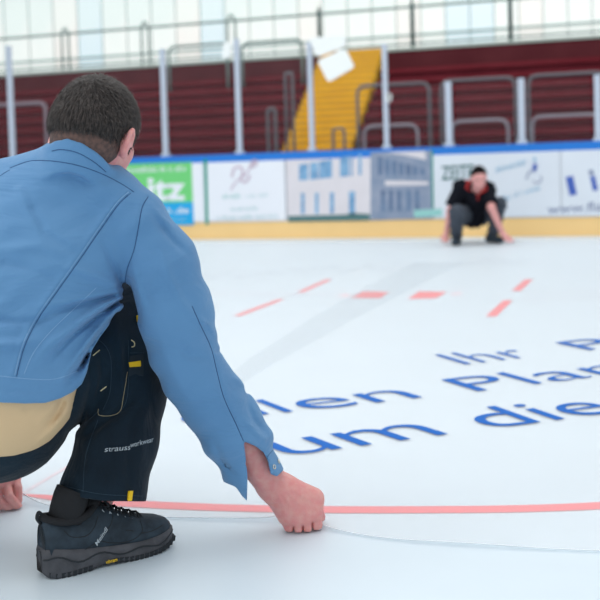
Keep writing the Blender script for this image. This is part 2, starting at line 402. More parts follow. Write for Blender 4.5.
# ---- the white mesh sheet with the printed lettering
edge = spline([(-160, 470), (-60, 488), (5, 499), (30, 503.5), (60, 509), (110, 513.5), (170, 517.5), (230, 519.5), (275, 521), (300, 523), (330, 529.5), (380, 537.5), (430, 542.5), (500, 547), (600, 551), (760, 556)], 6)
far_edge = [W(-9, -0.5, 0), W(5.2, -0.5, 0)]
top = [G(x, y, 0.004) for x, y in edge]
rows = 26; v = []; f = []; n = len(top)
def lift(px, t):                        # the edge is tugged up a little at the two hands
    return 0.012*math.exp(-((px-298)/28)**2)*math.exp(-t*9) + 0.034*math.exp(-((px-6)/22)**2)*math.exp(-t*7) + 0.002*math.exp(-t*10)*(1+math.sin(px*0.03))
for r in range(rows):
    t = (r/(rows-1))**2.2
    for i in range(n):
        a = top[i]; b = far_edge[0].lerp(far_edge[1], i/(n-1)); q = a.lerp(b, t)
        v.append((q.x, q.y, 0.004 + lift(edge[i][0], t*6)))
for r in range(rows-1):
    for i in range(n-1): f.append((r*n+i, r*n+i+1, (r+1)*n+i+1, (r+1)*n+i))
sheet = meshobj('printed_sheet', v, f, M['sheet'], None, True)
setp(sheet, 'thin white mesh sheet printed with large blue words, laid out over the ice', 'sheet')
b = MB(); b.tube([Vector(v[i])+Vector((0, 0, 0.0005)) for i in range(n)], 0.0012, 6)
b.build('hem', mat('sheet_hem', hexc(232, 240, 246), 0.6), sheet, True)
ov = [G(x, y, 0.0047) for x, y in ((228, 385), (262, 361), (330, 320), (392, 286), (440, 262))]
ribbon('overlap_band', ov, [0.08, 0.14, 0.24, 0.34, 0.42], M['sheet_band'], sheet, 0.0047)
ov2 = [G(x, y, 0.0047) for x, y in ((452, 258), (474, 247))]
# lettering: each word has its start, its unit along the line and its unit up, in metres on the sheet
def word(txt, p0, p1, ptop, ltr_h, bold=0.0):
    a = G(*p0); b_ = G(*p1); c = G(*ptop)
    vv, ff = text2d(txt, bold); xs = [q[0] for q in vv]; x0, x1 = min(xs), max(xs)
    ex = (b_-a)/(x1-x0); ey = (c-a)/ltr_h
    return meshobj('lettering', [tuple(a+ex*(x-x0)+ey*y+Vector((0, 0, 0.0054))) for x, y in vv], ff, M['letter_blue'], sheet)
CAP = 0.73; ASC = 0.76; XH = 0.55
word('Ihr', (466.5, 365.5), (537.5, 356.8), (432, 355.2), CAP, -0.010)
word('P', (589.5, 351), (628, 346), (552, 343), CAP, -0.010)
word('en', (310, 411.5), (423, 398.5), (282, 401), XH, -0.006)
word('ll', (261, 416.2), (293.7, 412.8), (228, 402.5), ASC, -0.006)
word('e', (196, 427), (240, 420), (168, 416.5), XH, -0.006)
word('Plan', (478.5, 392.5), (641, 372), (438, 380), CAP, -0.008)
word('um', (290, 457), (448.5, 435.5), (254, 441.8), XH, -0.004)
word('die', (494, 430), (622, 412.5), (458, 416), XH, -0.004)

# ---- boards
wall = structure(MB().bbox(-24, 14, 0.0, 0.06, 0.2, 1.02).build('wall_boards', M['board_white'], origin=W(0, 0.03, 0)))
MB().bbox(-24, 14, -0.012, 0.07, 0.0, 0.205).build('kick_plate', M['kick_yellow'], wall)
z0 = BP(400, 155.5)[1]; z1 = BP(400, 149.0)[1]; z1 = max(z1, z0+0.085)
b = MB(); b.bbox(-24, 14, -0.025, 0.085, z0-0.012, z1); b.build('top_rail', M['cap_blue'], wall)
ZC = z0-0.012
def banner(label, x0, x1, m, ytop=None, y0=None, y1=None, zb=0.215, group=None):
    s0 = BP(x0, 200, -0.01)[0]; s1 = BP(x1, 195, -0.01)[0]
    o = MB().bbox(s0, s1, -0.030, -0.0255, zb, ZC+0.004).build('advertising_banner', m)
    setp(o, label, 'banner', group); o['s0'] = s0; o['s1'] = s1
    return o
def bpt(px, py, off=-0.012):
    off -= 0.0195; s, z = BP(px, py, off); return W(s, off, z)
def bpoly(name, polys, m, parent, off=-0.012):
    for p in polys: o = meshobj(name, [bpt(x, y, off) for x, y in p], [tuple(range(len(p)))], m, parent)
    return o
def btext(s, p0, p1, h, m, parent, bold=0.0, off=-0.0135, name='lettering'):
    a = bpt(*p0, off); b_ = bpt(*p1, off); vv, ff = text2d(s, bold); xs = [q[0] for q in vv]; x0, x1 = min(xs), max(xs); ex = (b_-a)/(x1-x0)
    return meshobj(name, [tuple(a+ex*(x-x0)+Vector((0, 0, y*h))) for x, y in vv], ff, m, parent)
def bstrokes(p0, p1, h, m, parent, seed):   # small print too blurred to read: uneven strokes, one mesh per line
    r = random.Random(seed); a = bpt(*p0, -0.0135); e = bpt(*p1, -0.0135); L = (e-a).length; ex = (e-a)/L; x = 0.0; v = []; f = []
    while x < L-h*0.3:
        w_ = h*r.uniform(.12, .22); g = h*r.uniform(.10, .3); t = h*(1.0 if r.random() < .3 else .68); sk = h*r.uniform(-.1, .15)
        q = [(x, 0), (x+w_, 0), (x+w_+sk, t), (x+sk, t)]; n0 = len(v); v += [a+ex*X+Vector((0, 0, Y)) for X, Y in q]; f.append((n0, n0+1, n0+2, n0+3))
        if r.random() < .5:
            y_ = h*r.choice((0, .28, .52)); n0 = len(v); q = [(x, y_), (x+w_+g, y_), (x+w_+g, y_+h*.14), (x, y_+h*.14)]; v += [a+ex*X+Vector((0, 0, Y)) for X, Y in q]; f.append((n0, n0+1, n0+2, n0+3))
        x += w_+g+(h*.5 if r.random() < .12 else 0)
    return meshobj('blurred_small_print', v, f, m, parent)
ban = banner('green and blue advertising banner with white lettering, beside the kneeling man\'s head', 60, 204, M['ad_white'])
bpoly('green_field', [[(64, 166), (191.5, 162), (193, 202), (66, 205)]], M['ad_green'], ban)
bpoly('blue_field', [[(66, 205), (193, 202), (194, 225), (67, 227)]], M['ad_cyan'], ban)
btext('itz', (148, 199.8), (185.5, 199), 0.40, M['ad_white'], ban, 0.03)
bstrokes((120, 173), (187, 171), 0.075, M['ad_white'], ban, 1)
bstrokes((112, 215), (172, 213.6), 0.08, M['ad_white'], ban, 2)
btext('.de', (174, 213.6), (189, 213), 0.11, M['ad_white'], ban, 0.012)
bstrokes((130, 222.5), (188, 221), 0.05, M['ad_sky'], ban, 3)
ban = banner('white banner with a dark green left edge and a pale script emblem', 204.5, 286, M['ad_white'])
bpoly('green_edge', [[(203.5, 159.5), (207, 159.5), (208.5, 224.5), (205.5, 224.5)]], M['ad_teal'], ban)
b = MB()
b.tube([bpt(x, y, -0.014) for x, y in spline([(231, 190), (236, 182), (246, 174), (251, 166), (256, 161)], 6)], 0.008, 6)
b.tube([bpt(x, y, -0.014) for x, y in spline([(232, 177), (234, 169), (240, 167), (243, 172), (241, 180), (246, 182), (250, 175)], 6)], 0.010, 6)
b.tube([bpt(x, y, -0.014) for x, y in spline([(250, 166), (254, 160), (257, 163), (253, 167), (250, 166)], 6)], 0.009, 6)
b.build('script_emblem', M['ad_mauve'], ban)
bstrokes((223, 198.5), (241, 197.8), 0.05, M['ad_tealpale'], ban, 4)
bstrokes((245, 197.6), (268, 196.5), 0.04, M['ad_tealfaint'], ban, 5)
bstrokes((231, 211), (258, 210), 0.05, M['ad_tealfaint'], ban, 6)
bstrokes((217, 220), (278, 218), 0.05, M['ad_tealfaint'], ban, 7)
ban = banner('photo banner of a cream house with blue windows and a slate grey house', 287.5, 433, M['ad_cream'])
def wq(x0, x1, ya0, yb0, ya1, yb1): return [(x0, ya0), (x1, ya1), (x1, yb1), (x0, yb0)]
bpoly('painted_window', [wq(299, 308, 164.5, 180.5, 163.5, 180), wq(310, 318, 163, 180, 162, 179), wq(319, 332, 161.5, 179, 159.5, 177.5), wq(340, 349, 158, 177, 155.8, 176), wq(350.5, 352.5, 155.5, 176, 155.5, 176), wq(358.5, 361.5, 154.5, 175, 154, 174.5)], M['ad_window'], ban)
bpoly('painted_window', [wq(301, 304.5, 193, 214, 193, 214), wq(315, 318.5, 193, 214, 192.8, 213.5), wq(330, 334, 192.5, 213.5, 192.3, 213), wq(349, 355, 191.5, 215, 191.2, 215)], M['ad_window'], ban)
bpoly('front_hedge', [[(288, 216), (345, 214.5), (352, 213), (370, 214), (370, 220.5), (288, 221.8)]], M['ad_green_dark'], ban)
bpoly('grey_house', [[(370.5, 152.5), (432.5, 150.5), (433, 218.5), (370.5, 220.3)]], M['ad_slate'], ban)
bpoly('roof_sky', [[(385, 152.5), (425, 151.2), (426, 160), (405, 155)]], M['ad_cream'], ban, -0.0135)
bpoly('painted_window', [wq(x, x+4.6, 156+0.28*(x-378), 175, 157.5+0.28*(x-378), 175.5) for x in (378, 385, 392, 399, 406, 413, 420)]+[wq(x, x+4, 190, 211, 190.5, 211) for x in (381, 389, 397, 407, 415)], M['ad_slatedark'], ban, -0.0135)
bpoly('ledge', [[(385, 180.5), (428, 181.5), (428, 185), (385, 185.5)]], M['ad_cream'], ban, -0.0137)
bpoly('teal_label', [[(414, 210), (442, 208.5), (442, 216), (414, 217.5)]], M['ad_tealpale'], ban, -0.0140)
bpoly('teal_edge', [[(431.3, 150.5), (433, 150.4), (433.6, 208), (432, 208)]], M['ad_teal'], ban, -0.0140)
ban = banner('white banner behind the crouching man with dark capitals and a small blue figure', 434.3, 561, M['board_white'])
btext('ZEITE', (441.5, 180), (474, 178), 0.22, M['ad_green_dark'], ban, 0.02)
bstrokes((495.5, 172.8), (527, 164.2), 0.06, M['ad_sky'], ban, 8)
b = MB(); b.tube([bpt(x, y, -0.02) for x, y in spline([(533.5, 170.5), (534.8, 167.5), (535, 164)], 4)], 0.022, 8); b.build('figure_body', M['ad_navy'], ban)
b = MB(); b.tube([bpt(534.5, 161.5, -0.02), bpt(534.5, 157.5, -0.02)], 0.014, 8); b.build('figure_head', M['ad_sky'], ban)
b = MB(); b.tube([bpt(x, y, -0.016) for x, y in ((533, 171), (529, 172), (526, 179))], 0.007, 6); b.tube([bpt(x, y, -0.016) for x, y in spline([(541, 176), (541, 181), (537, 183), (533, 181)], 5)], 0.006, 6); b.build('figure_legs', M['ad_grey'], ban)
bstrokes((503, 201), (541, 189.5), 0.06, M['ad_sky'], ban, 9)
ban = banner('white banner at the right with slanting blue bars over a web address', 561.8, 660, M['board_white'])
bpoly('blue_bar', [[(565.5, 177), (573, 175.6), (577, 194.5), (569.8, 196)]], M['ad_navy'], ban)
bpoly('blue_bar', [[(589.8, 176.5), (594.8, 175.6), (598.2, 190), (593, 191)]], M['ad_navy'], ban)
bpoly('blue_bar_top', [[(588, 170.5), (593, 169.5), (594.5, 174.6), (589.4, 175.6)]], M['ad_grey'], ban)
bpoly('blue_bar', [[(604, 174), (612, 172.5), (616, 190), (608, 191.5)]], M['ad_navy'], ban)
btext('www.fla', (547.5, 213.8), (602, 210.5), 0.14, M['ad_grey'], ban, 0.012)

# ---- glass posts and panes
PX = [(-62, 50, 155), (10.5, 47, 157), (163.5, 50, 155), (237.5, 40, 153), (310, 43, 150.5), (384.5, 45, 148), (447, 83, 146), (519.8, 79.5, 143), (596, 76, 139.5), (672, 73, 137)]
ss = []
lbl = ['outside the frame at the left', 'left of the man\'s head', 'just right of the man\'s head', 'with a small white oval high up', 'behind two white reflection plates', 'at the right edge of the yellow stairs', 'short, left of the crouching man', 'short, behind the blue figure of the banner', 'short, at the right edge of the picture', 'outside the frame at the right']
for i, (x, yt, yb) in enumerate(PX):
    s, _ = BP(x+2.5, yb, 0.03); _, zt = BP(x, yt, 0.03); ss.append((s, zt))
    if i in (0, 9): continue
    wd = 0.026 if i < 6 else 0.034
    p = empty('glass_post', W(s, 0.03, z1), ('white upright glass post on the boards, '+lbl[i]), 'post', 'white glass posts on the boards')
    MB().bbox(s-wd, s+wd, 0.0, 0.06, z1, zt).build('upright', M['post_white'], p)
    MB().bbox(s-wd-0.02, s+wd+0.02, -0.015, 0.075, z1, z1+0.035).build('foot_plate', M['post_white'], p)
    MB().bbox(s-wd-0.004, s+wd+0.004, -0.004, 0.064, zt, zt+0.012).build('cap', M['post_white'], p)
gl = ['leftmost tall clear pane on the boards', 'tall clear pane behind the man\'s head', 'tall clear pane above the script banner', 'tall clear pane left of the yellow stairs', 'tall clear pane in front of the yellow stairs', 'lower clear pane left of the crouching man', 'lower clear pane above the crouching man', 'lower clear pane above the blue figure banner', 'lower clear pane at the right edge']
for i in range(9):
    a, b2 = ss[i], ss[i+1]; zt = min(a[1], b2[1])-0.01 if i != 5 else ss[6][1]-0.01
    o = MB().bbox(a[0]+0.068, b2[0]-0.068, 0.022, 0.034, z1+0.002, zt).build('safety_glass', M['glass'])
    setp(o, gl[i], 'safety glass', 'clear safety glass on the boards')
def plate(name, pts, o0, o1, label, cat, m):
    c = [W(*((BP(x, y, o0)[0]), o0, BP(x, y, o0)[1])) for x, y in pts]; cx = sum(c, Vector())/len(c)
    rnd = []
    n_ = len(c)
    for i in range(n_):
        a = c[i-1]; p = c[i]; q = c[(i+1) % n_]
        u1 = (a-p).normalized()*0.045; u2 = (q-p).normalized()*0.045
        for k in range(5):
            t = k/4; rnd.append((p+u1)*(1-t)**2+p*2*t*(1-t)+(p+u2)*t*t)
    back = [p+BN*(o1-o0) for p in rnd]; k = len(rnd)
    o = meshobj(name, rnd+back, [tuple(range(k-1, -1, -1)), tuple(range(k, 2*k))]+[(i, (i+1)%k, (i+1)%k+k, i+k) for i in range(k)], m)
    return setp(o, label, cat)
plate('reflection_plate', [(308, 38), (345, 35), (346, 46), (317, 57)], -0.05, -0.02, 'upper of the two tilted white plates imitating lamp reflections at the glass post', 'reflection plate', M['plate_white'])  # these white plates stand in for ceiling light reflections in the glass
plate('reflection_plate', [(317, 60.5), (345, 48), (354.5, 67), (328, 82.5)], -0.05, -0.02, 'lower, squarer of the two tilted white plates imitating lamp reflections at the glass post', 'reflection plate', M['plate_white'])
plate('reflection_plate', [(223, 43), (231, 40.5), (230.5, 57), (222, 59.5)], -0.03, -0.01, 'small white oval plate high on the glass, right of the man\'s head', 'reflection plate', M['plate_white'])  # the oval too stands in for a light reflection in the glass
plate('reflection_plate', [(386, 92), (391.5, 93), (391, 102), (386, 103)], -0.05, -0.01, 'small round pale disc imitating a reflection on the glass post by the yellow stairs', 'reflection plate', M['plate_white'])

# ---- terraces
rise, run, O1, Zb = 0.17, 0.25, 1.8, 1.0
nrow = 8; OT = O1+run*(nrow-1); ZT = Zb+rise*(nrow-1)
sA, _ = BP(280, 150, O1); sB = sA+0.97                     # the yellow stairs lie between
def ztop(o, px=300): return BP(px, 57-0.0*px, o)[1]
OP = OT+0.32; ZP = BP(300, 57.5, OP)[1]
stand = empty('terrace', W(0, O1, 0), 'dark red stepped terrace of wooden seat rows behind the boards', 'terrace')
for side, (a, b2) in enumerate(((-24, sA-0.02), (sB+0.02, 14))):
    for k in range(nrow):
        o = O1+k*run; z = Zb+k*rise
        MB().bbox(a, b2, o, o+run+0.02, 0.0, z).build('step', M['red_riser'], stand)
        bb = MB()
        bb.bbox(a+0.02, b2-0.02, o-0.03, o+0.14, z+0.004, z+0.066)
        bb.build('bench_plank', M['red_bench'], stand)
for a, b2, lb in ((-24, sA-0.02, 'plain dark red board parapet atop the terrace, left of the yellow stairs'), (sB+0.02, 14, 'plain dark red board parapet atop the terrace, right of the yellow stairs')):
    back = empty('parapet', W((a+b2)/2, OP, 0), lb, 'parapet')
    MB().bbox(a, b2, OP, OP+0.08, 0, ZP).build('panel', M['red_wall'], back)
    MB().bbox(a, b2, OP-0.02, OP+0.12, ZP, ZP+0.045).build('sill', M['sill'], back)
stair = empty('staircase', W(sA+0.55, O1, 0), 'bright yellow flight of steps climbing through the dark red terrace', 'stairs')
ns = nrow*2+3
for k in range(ns):
    o = O1-0.2+k*run/2; z = Zb-0.1+k*rise/2*1.12
    MB().bbox(sA, sB, o, o+run/2+0.01, max(0, z-0.5), z).build('step', M['stair_yellow'], stair)
    MB().bbox(sA-0.005, sB+0.005, o-0.012, o+0.03, z-0.022, z+0.004).build('nosing', M['stair_gold'], stair)

RO = OT-0.07
# ---- guard rails (bent tube frames)
def rail(x0, x1, yt0, yt1, yb, off, label, m, r=0.022, name='guard_rail', rad=0.12, mid=None):
    (sa, za), (sb, zb) = BP(x0, yt0, off), BP(x1, yt1, off); zf = 0.0 if off < 1.75 else ZT-rise; zz = (za+zb)/2
    if x0 == x1: sb = sa
    p = empty(name, W((sa+sb)/2, off, zf), label, 'railing', 'grey tube guard rails on the terrace')
    pts = fillet([W(sa, off, zf), W(sa, off, zz), W(sb, off, zz), W(sb, off, zf)], rad)
    MB().tube(pts, r, 8).build('tube_frame', m, p, True)
    for s in (sa, sb): MB().tube([W(s, off, zf), W(s, off, zf+0.02)], r*1.35, 10).build('base_flange', m, p)
    if mid:
        zm = BP((x0+x1)/2, mid, off)[1]; MB().tube([W(sa, off, zm), W(sb, off, zm)], r*0.8, 8).build('cross_bar', m, p, True)
    return p
rail(357, 429, 86, 83, 152, 1.5, 'large grey guard rail just right of the yellow stairs', M['tube_grey'])
rail(441, 515, 81, 77.5, 150, 1.5, 'large grey guard rail above the crouching man', M['tube_grey'])
rail(528, 606, 76, 72, 146, 1.5, 'large grey guard rail at the right edge', M['tube_grey'])
rail(364, 417.5, 127, 124, 152, 1.0, 'low grey guard rail right of the yellow stairs, in front of a larger one', M['tube_low'], 0.020)
rail(452, 508, 122, 119, 150, 1.0, 'low grey guard rail directly over the crouching man', M['tube_low'], 0.020)
rail(532, 600, 117, 114, 146, 1.0, 'low grey guard rail at the right, over the blue bars banner', M['tube_low'], 0.020)
rail(-60, 45.5, 106, 105, 160, 1.6, 'grey guard rail left of the man\'s head', mat('tube_pale', hexc(128, 116, 126), 0.5), 0.028)
rail(168.5, 227, 46, 44, 101, RO, 'green-grey guard rail high up, right of the man\'s head', M['tube_green'])
rail(241.5, 302, 42.5, 40, 95, RO, 'green-grey guard rail high up, left of the white plates', M['tube_green'])
rail(285, 292, 73, 72.5, 152, 1.45, 'narrow upright tube frame beside the yellow stairs, the taller of two', M['tube_grey'], 0.020, rad=0.05)
rail(267.5, 275, 109, 108.5, 152, 1.3, 'narrow upright tube frame beside the yellow stairs, the shorter of two', M['tube_grey'], 0.022, rad=0.05)
rail(333, 344, 132, 125, 150, 1.2, 'narrow dark tube frame at the foot of the yellow stairs', M['tube_grey'], 0.020, rad=0.05)
# ---- the top railing along the parapet
OR = OP+0.05
tr = empty('top_railing', W(0, OR, ZP), 'long thin railing with paired posts along the top of the terrace', 'railing')
zh = BP(300, 15.5, OR)[1]; zl = BP(300, 53, OR)[1]
MB().tube([W(-22, OR, zh), W(14, OR, zh)], 0.020, 8).build('handrail', M['tube_green'], tr)
MB().tube([W(-22, OR, zl+0.03), W(14, OR, zl+0.03)], 0.016, 8).build('lower_rail', M['tube_green'], tr)
for x, pair in ((-20, 1), (65.5, 1), (145.5, 1), (232, 1), (320, 0), (413, 0), (511, 0), (611, 0)):
    s, _ = BP(x, 50, OR); mm = M['tube_green'] if pair else M['tube_dark']
    if pair:
        pts = fillet([W(s-0.065, OR, ZP+0.045), W(s-0.065, OR, zh+0.02), W(s, OR, zh+0.11), W(s+0.065, OR, zh+0.02), W(s+0.065, OR, ZP+0.045)], 0.04)
        MB().tube(pts, 0.018, 8).build('railing_post', mm, tr, True)
    else:
        b = MB(); b.tube([W(s, OR, ZP+0.045), W(s, OR, zh+0.03), W(s, OR, zh+0.12)], 0.03, 8, rr=[0.034, 0.034, 0.012]); b.build('railing_post', mm, tr, True)
# ---- translucent window wall far behind
OWL = OP+3.2
def panemat(name, c1, c2, st):
    m = bpy.data.materials.new(name); m.use_nodes = True; nt = m.node_tree; b = nt.nodes['Principled BSDF']
    b.inputs['Base Color'].default_value = (0.6, 0.62, 0.62, 1); b.inputs['Roughness'].default_value = 0.3
    tc = nt.nodes.new('ShaderNodeTexCoord'); mp = nt.nodes.new('ShaderNodeMapping'); pass
    mp.inputs['Scale'].default_value = (0.55, 0.0, 0.22); nt.links.new(tc.outputs['Object'], mp.inputs['Vector'])
    n = nt.nodes.new('ShaderNodeTexNoise'); n.inputs['Scale'].default_value = 2.2; n.inputs['Detail'].default_value = 1.5; nt.links.new(mp.outputs[0], n.inputs['Vector'])
    r = nt.nodes.new('ShaderNodeValToRGB'); r.color_ramp.elements[0].position = 0.40; r.color_ramp.elements[1].position = 0.52
    r.color_ramp.elements[0].color = c2+(1,); r.color_ramp.elements[1].color = c1+(1,)
    nt.links.new(n.outputs['Fac'], r.inputs['Fac']); nt.links.new(r.outputs['Color'], b.inputs['Emission Color']); b.inputs['Emission Strength'].default_value = st
    return m
PM = panemat('window_translucent', hexc(230, 236, 230), hexc(212, 228, 222), 0.70)
PB = panemat('window_translucent_blue', hexc(194, 220, 230), hexc(200, 224, 226), 0.70)
PP = panemat('window_translucent_warm', hexc(234, 228, 220), hexc(224, 230, 222), 0.70)
xs_ = [-265]; w_ = 24.5
while xs_[-1] < 800: xs_.append(xs_[-1]+w_)
zt_w = BP(-20, -1, OWL)[1]; zt_w = BP(20, 3.5, OWL)[1]+0.22
wi = 0
for a, b2 in zip(xs_[:-1], xs_[1:]):
    sa, sb = BP(a, 30, OWL)[0], BP(b2, 30, OWL)[0]; wi += 1; mid = (a+b2)/2
    m = PB if (80 < mid < 98 or 190 < mid < 216 or 445 < mid < 492) else (PP if (mid//24) % 5 == 2 else PM)
    o = MB().bbox(sa+0.012, sb-0.012, OWL, OWL+0.03, 1.2, zt_w).build('window_%d' % wi, m); structure(o)
tr_ = MB()
for a in xs_:
    sa = BP(a, 30, OWL)[0]; tr_.bbox(sa-0.007, sa+0.007, OWL-0.01, OWL+0.05, 1.2, zt_w)
structure(tr_.build('trim_mullions', mat('mullion', hexc(176, 192, 190), 0.6)))
structure(MB().bbox(-22, 18, OWL-0.1, OWL+0.3, zt_w, zt_w+1.2).build('trim_top', mat('beam', hexc(92, 96, 74), 0.8)))
zr = BP(300, 30, OWL-0.15)[1]
structure(MB().bbox(-22, 18, OWL-0.06, OWL-0.02, BP(300, 43, OWL)[1]-0.02, BP(300, 43, OWL)[1]+0.02).build('trim_crossbar', mat('crossbar', hexc(178, 200, 198), 0.6)))
structure(MB().bbox(-22, 18, OWL, OWL+0.2, 0, 1.2).build('wall_back', M['concrete']))
structure(MB().bbox(-22, 18, OP+0.08, OWL, 0, 1.0).build('floor_gallery', M['concrete']))
# ================================================================== THE CROUCHING MAN IN THE FOREGROUND
def box_of(pts, pad):
    a = np.array([tuple(p) for p in pts]); return a.min(0)-pad, a.max(0)+pad
HS = 0.92; H0 = P(97.5, 126.5, 2.14)                                    # middle of the skull
yawh = 22*D2R
Ff = (HD*math.cos(yawh)+HR*math.sin(yawh)); Ff = (Ff*math.cos(0.20)-Vector((0, 0, 1))*math.sin(0.20)).normalized()
Lf = Ff.cross(Vector((0, 0, 1))).normalized()            # his right
roll = 0.10; Uf = Lf.cross(Ff).normalized()
Uf, Lf = (Uf*math.cos(roll)+Lf*math.sin(roll)).normalized(), (Lf*math.cos(roll)-Uf*math.sin(roll)).normalized()
HR3 = np.array([tuple(Lf), tuple(Ff), tuple(Uf)], dtype=np.float32).T
def hp(l, f, u): return H0+Lf*l+Ff*f+Uf*u
def hw(l, f, u): return H0+(Lf*l+Ff*f+Uf*u)*HS
def hq(Q): return (Q-arr(H0))/HS+arr(H0)
man = empty('person', G(60, 545), 'crouching man seen from behind in blue work jacket, dark trousers and trekking shoes', 'person')

# ---- joints
SHR, ELR, WRR = P(136, 226, 2.13), P(196, 348, 2.20), P(277, 486, 2.315)
SHL, ELL_, WRL = P(-50, 222, 2.24), P(-75, 380, 2.45), P(-14, 472, 2.50)
PEL = P(-22, 395, 2.13); CHE = P(45, 235, 2.19); NECK = P(76, 163, 2.15)
HPR, KNR, ANR = P(15, 405, 2.14), P(143, 318, 2.36), P(88, 520, 2.215)
HPL, KNL, ANL = P(-60, 405, 2.22), P(-95, 330, 2.55), P(-120, 500, 2.40)
YH = 2.305
def body_f(Q):
    Q0 = Q; Q = hq(Q)
    # skull, jaw, face
    d = ell(Q, hp(0, -0.004, 0.006), (0.077, 0.097, 0.094), HR3)
    d = smin(d, ell(Q, hp(0, 0.035, -0.065), (0.056, 0.066, 0.058), HR3), 0.03)
    d = smin(d, rc(Q, hp(0, 0.088, -0.015), hp(0, 0.112, -0.052), 0.009, 0.014), 0.014)      # nose
    for s in (-1, 1):
        d = smin(d, rc(Q, hp(s*0.012, 0.104, -0.056), hp(s*0.012, 0.106, -0.055), 0.008, 0.008), 0.006)
        d = smin(d, ell(Q, hp(s*0.032, 0.082, 0.012), (0.026, 0.012, 0.008), HR3), 0.012)       # brow
        d = smax(d, -ell(Q, hp(s*0.032, 0.096, -0.010), (0.017, 0.012, 0.010), HR3), 0.010)     # eye socket
        d = smin(d, ell(Q, hp(s*0.040, 0.056, -0.045), (0.020, 0.022, 0.020), HR3), 0.02)       # cheek
        # ear: rim, lobe and bowl
        ear = [(hp(s*(0.076+e), f, u-0.022), r) for e, f, u, r in ((0.004, 0.016, -0.012, 0.0058), (0.011, 0.010, 0.010, 0.0056), (0.017, -0.004, 0.018, 0.0056), (0.021, -0.018, 0.008, 0.0056), (0.018, -0.020, -0.012, 0.0056), (0.010, -0.012, -0.030, 0.0062), (0.003, 0.000, -0.038, 0.0068))]
        e = chain(Q, ear); e = smin(e, ell(Q, hp(s*0.083, -0.004, -0.030), (0.006, 0.016, 0.026), HR3), 0.006)
        d = smin(d, e, 0.007)
    d = smin(d, ell(Q, hp(0, 0.100, -0.079), (0.022, 0.008, 0.007), HR3), 0.008)                # lips
    d = smax(d, -ell(Q, hp(0, 0.110, -0.079), (0.024, 0.010, 0.0016), HR3), 0.003)
    d = smin(d, ell(Q, hp(0, 0.088, -0.108), (0.020, 0.016, 0.014), HR3), 0.02)                 # chin
    d = d*HS; Q = Q0
    d = smin(d, rc(Q, hw(0.0, -0.032, -0.045), NECK, 0.054, 0.060), 0.035)
    # trunk and limbs (under the clothes)
    t = rc(Q, SHR, SHL, 0.062, 0.062); t = smin(t, rc(Q, CHE, NECK, 0.085, 0.055), 0.06)
    t = smin(t, rc(Q, CHE, PEL, 0.105, 0.115), 0.08)
    t = smin(t, chain(Q, [(HPR, 0.095), (KNR, 0.058), (ANR, 0.040)], 0.03), 0.04)
    t = smin(t, chain(Q, [(HPL, 0.095), (KNL, 0.058), (ANL, 0.040)], 0.03), 0.04)
    t = smin(t, chain(Q, [(SHR, 0.055), (ELR, 0.042)]), 0.03)
    t = smin(t, chain(Q, [(SHL, 0.055), (ELL_, 0.042), (WRL, 0.029)], 0.01), 0.03)
    d = smin(d, t, 0.03)
    d = smin(d, hand_r(Q), 0.012)
    d = smin(d, hand_l(Q), 0.008)
    return d
def hand_r(Q):
    near = (Q-arr(P(285, 480, 2.3))); m = (near*near).sum(1) < 0.30**2
    out = np.full(len(Q), 0.25, np.float32)
    if not m.any(): return out
    Q = Q[m]
    d = chain(Q, [(ELR, 0.043), (P(228, 418, 2.255), 0.042), (P(256, 462, 2.295), 0.037), (P(269, 482, 2.312), 0.0335)], 0.01)
    Wc = P(275, 486, 2.312)
    MC = [P(285.5, 516, YH), P(295, 519.5, YH-.004), P(305, 518.5, YH-.002), P(314.5, 513.5, YH+.006)]
    PI = [P(290.0, 527.2, YH-.002), P(298.8, 529.6, YH-.006), P(307.8, 528.8, YH-.004), P(316.6, 525.0, YH+.004)]
    palm = None
    for i, mc in enumerate(MC):
        e = rc(Q, Wc+(mc-Wc)*0.15, mc, 0.029, 0.0185); palm = e if palm is None else smin(palm, e, 0.016)
    palm = smin(palm, rc(Q, P(288, 490, 2.318), P(313, 499, 2.33), 0.030, 0.026), 0.02)
    d = smin(d, palm, 0.022)
    tip = []
    for i in range(4):
        pi = PI[i]; dip = pi+HD*0.026+Vector((0, 0, 0.000))-HR*0.002; end = dip+HD*0.006+Vector((0, 0, 0.020))
        r = (0.0128, 0.0128, 0.0128, 0.0126)[i]
        e = rc(Q, MC[i], pi, r+0.0028, r); e = smin(e, chain(Q, [(pi, r), (dip, r-0.001), (end, r-0.0018)]), 0.003)
        d = smin(d, e, 0.0036)
    d = smin(d, chain(Q, [(P(289.5, 525, YH+.004), .0130), (P(300, 527, YH+.003), .0140), (P(315, 522, YH+.007), .0135)]), .003)
    th = chain(Q, [(P(297, 492, 2.335), 0.019), (P(316, 504, 2.345), 0.0145), (P(320, 517, 2.352), 0.0115), (P(316, 526, 2.348), 0.0095)], 0.004)
    d = smin(d, th, 0.010)
    px, py = proj(Q)
    # creases between the fingers and at the wrist, knuckles and tendons
    for c in ([(293.4, 526), (294.0, 537)], [(302.8, 525), (303.4, 539)], [(312.2, 521.5), (312.8, 537)]): d = d + ridge(px, py, c, 0.0065, 0.8, (0.15, 0.01))
    for c in ([(266, 499), (272, 501.5), (279, 499)], [(268, 503), (274, 504.5), (281, 501)]): d = d + ridge(px, py, c, 0.0020, 0.9)
    for c in ([(277, 492), (284, 508)], [(281, 491), (293, 509)], [(286, 490), (303, 508)], [(290, 488), (313, 502)]): d = d - ridge(px, py, c, 0.0011, 2.0)
    for x, y in ((285, 513), (295, 515), (306, 513.5), (316, 507)): d = d - 0.0014*np.exp(-((px-x)**2+(py-y)**2)/9)
    out[m] = d; return out
YL = 2.53
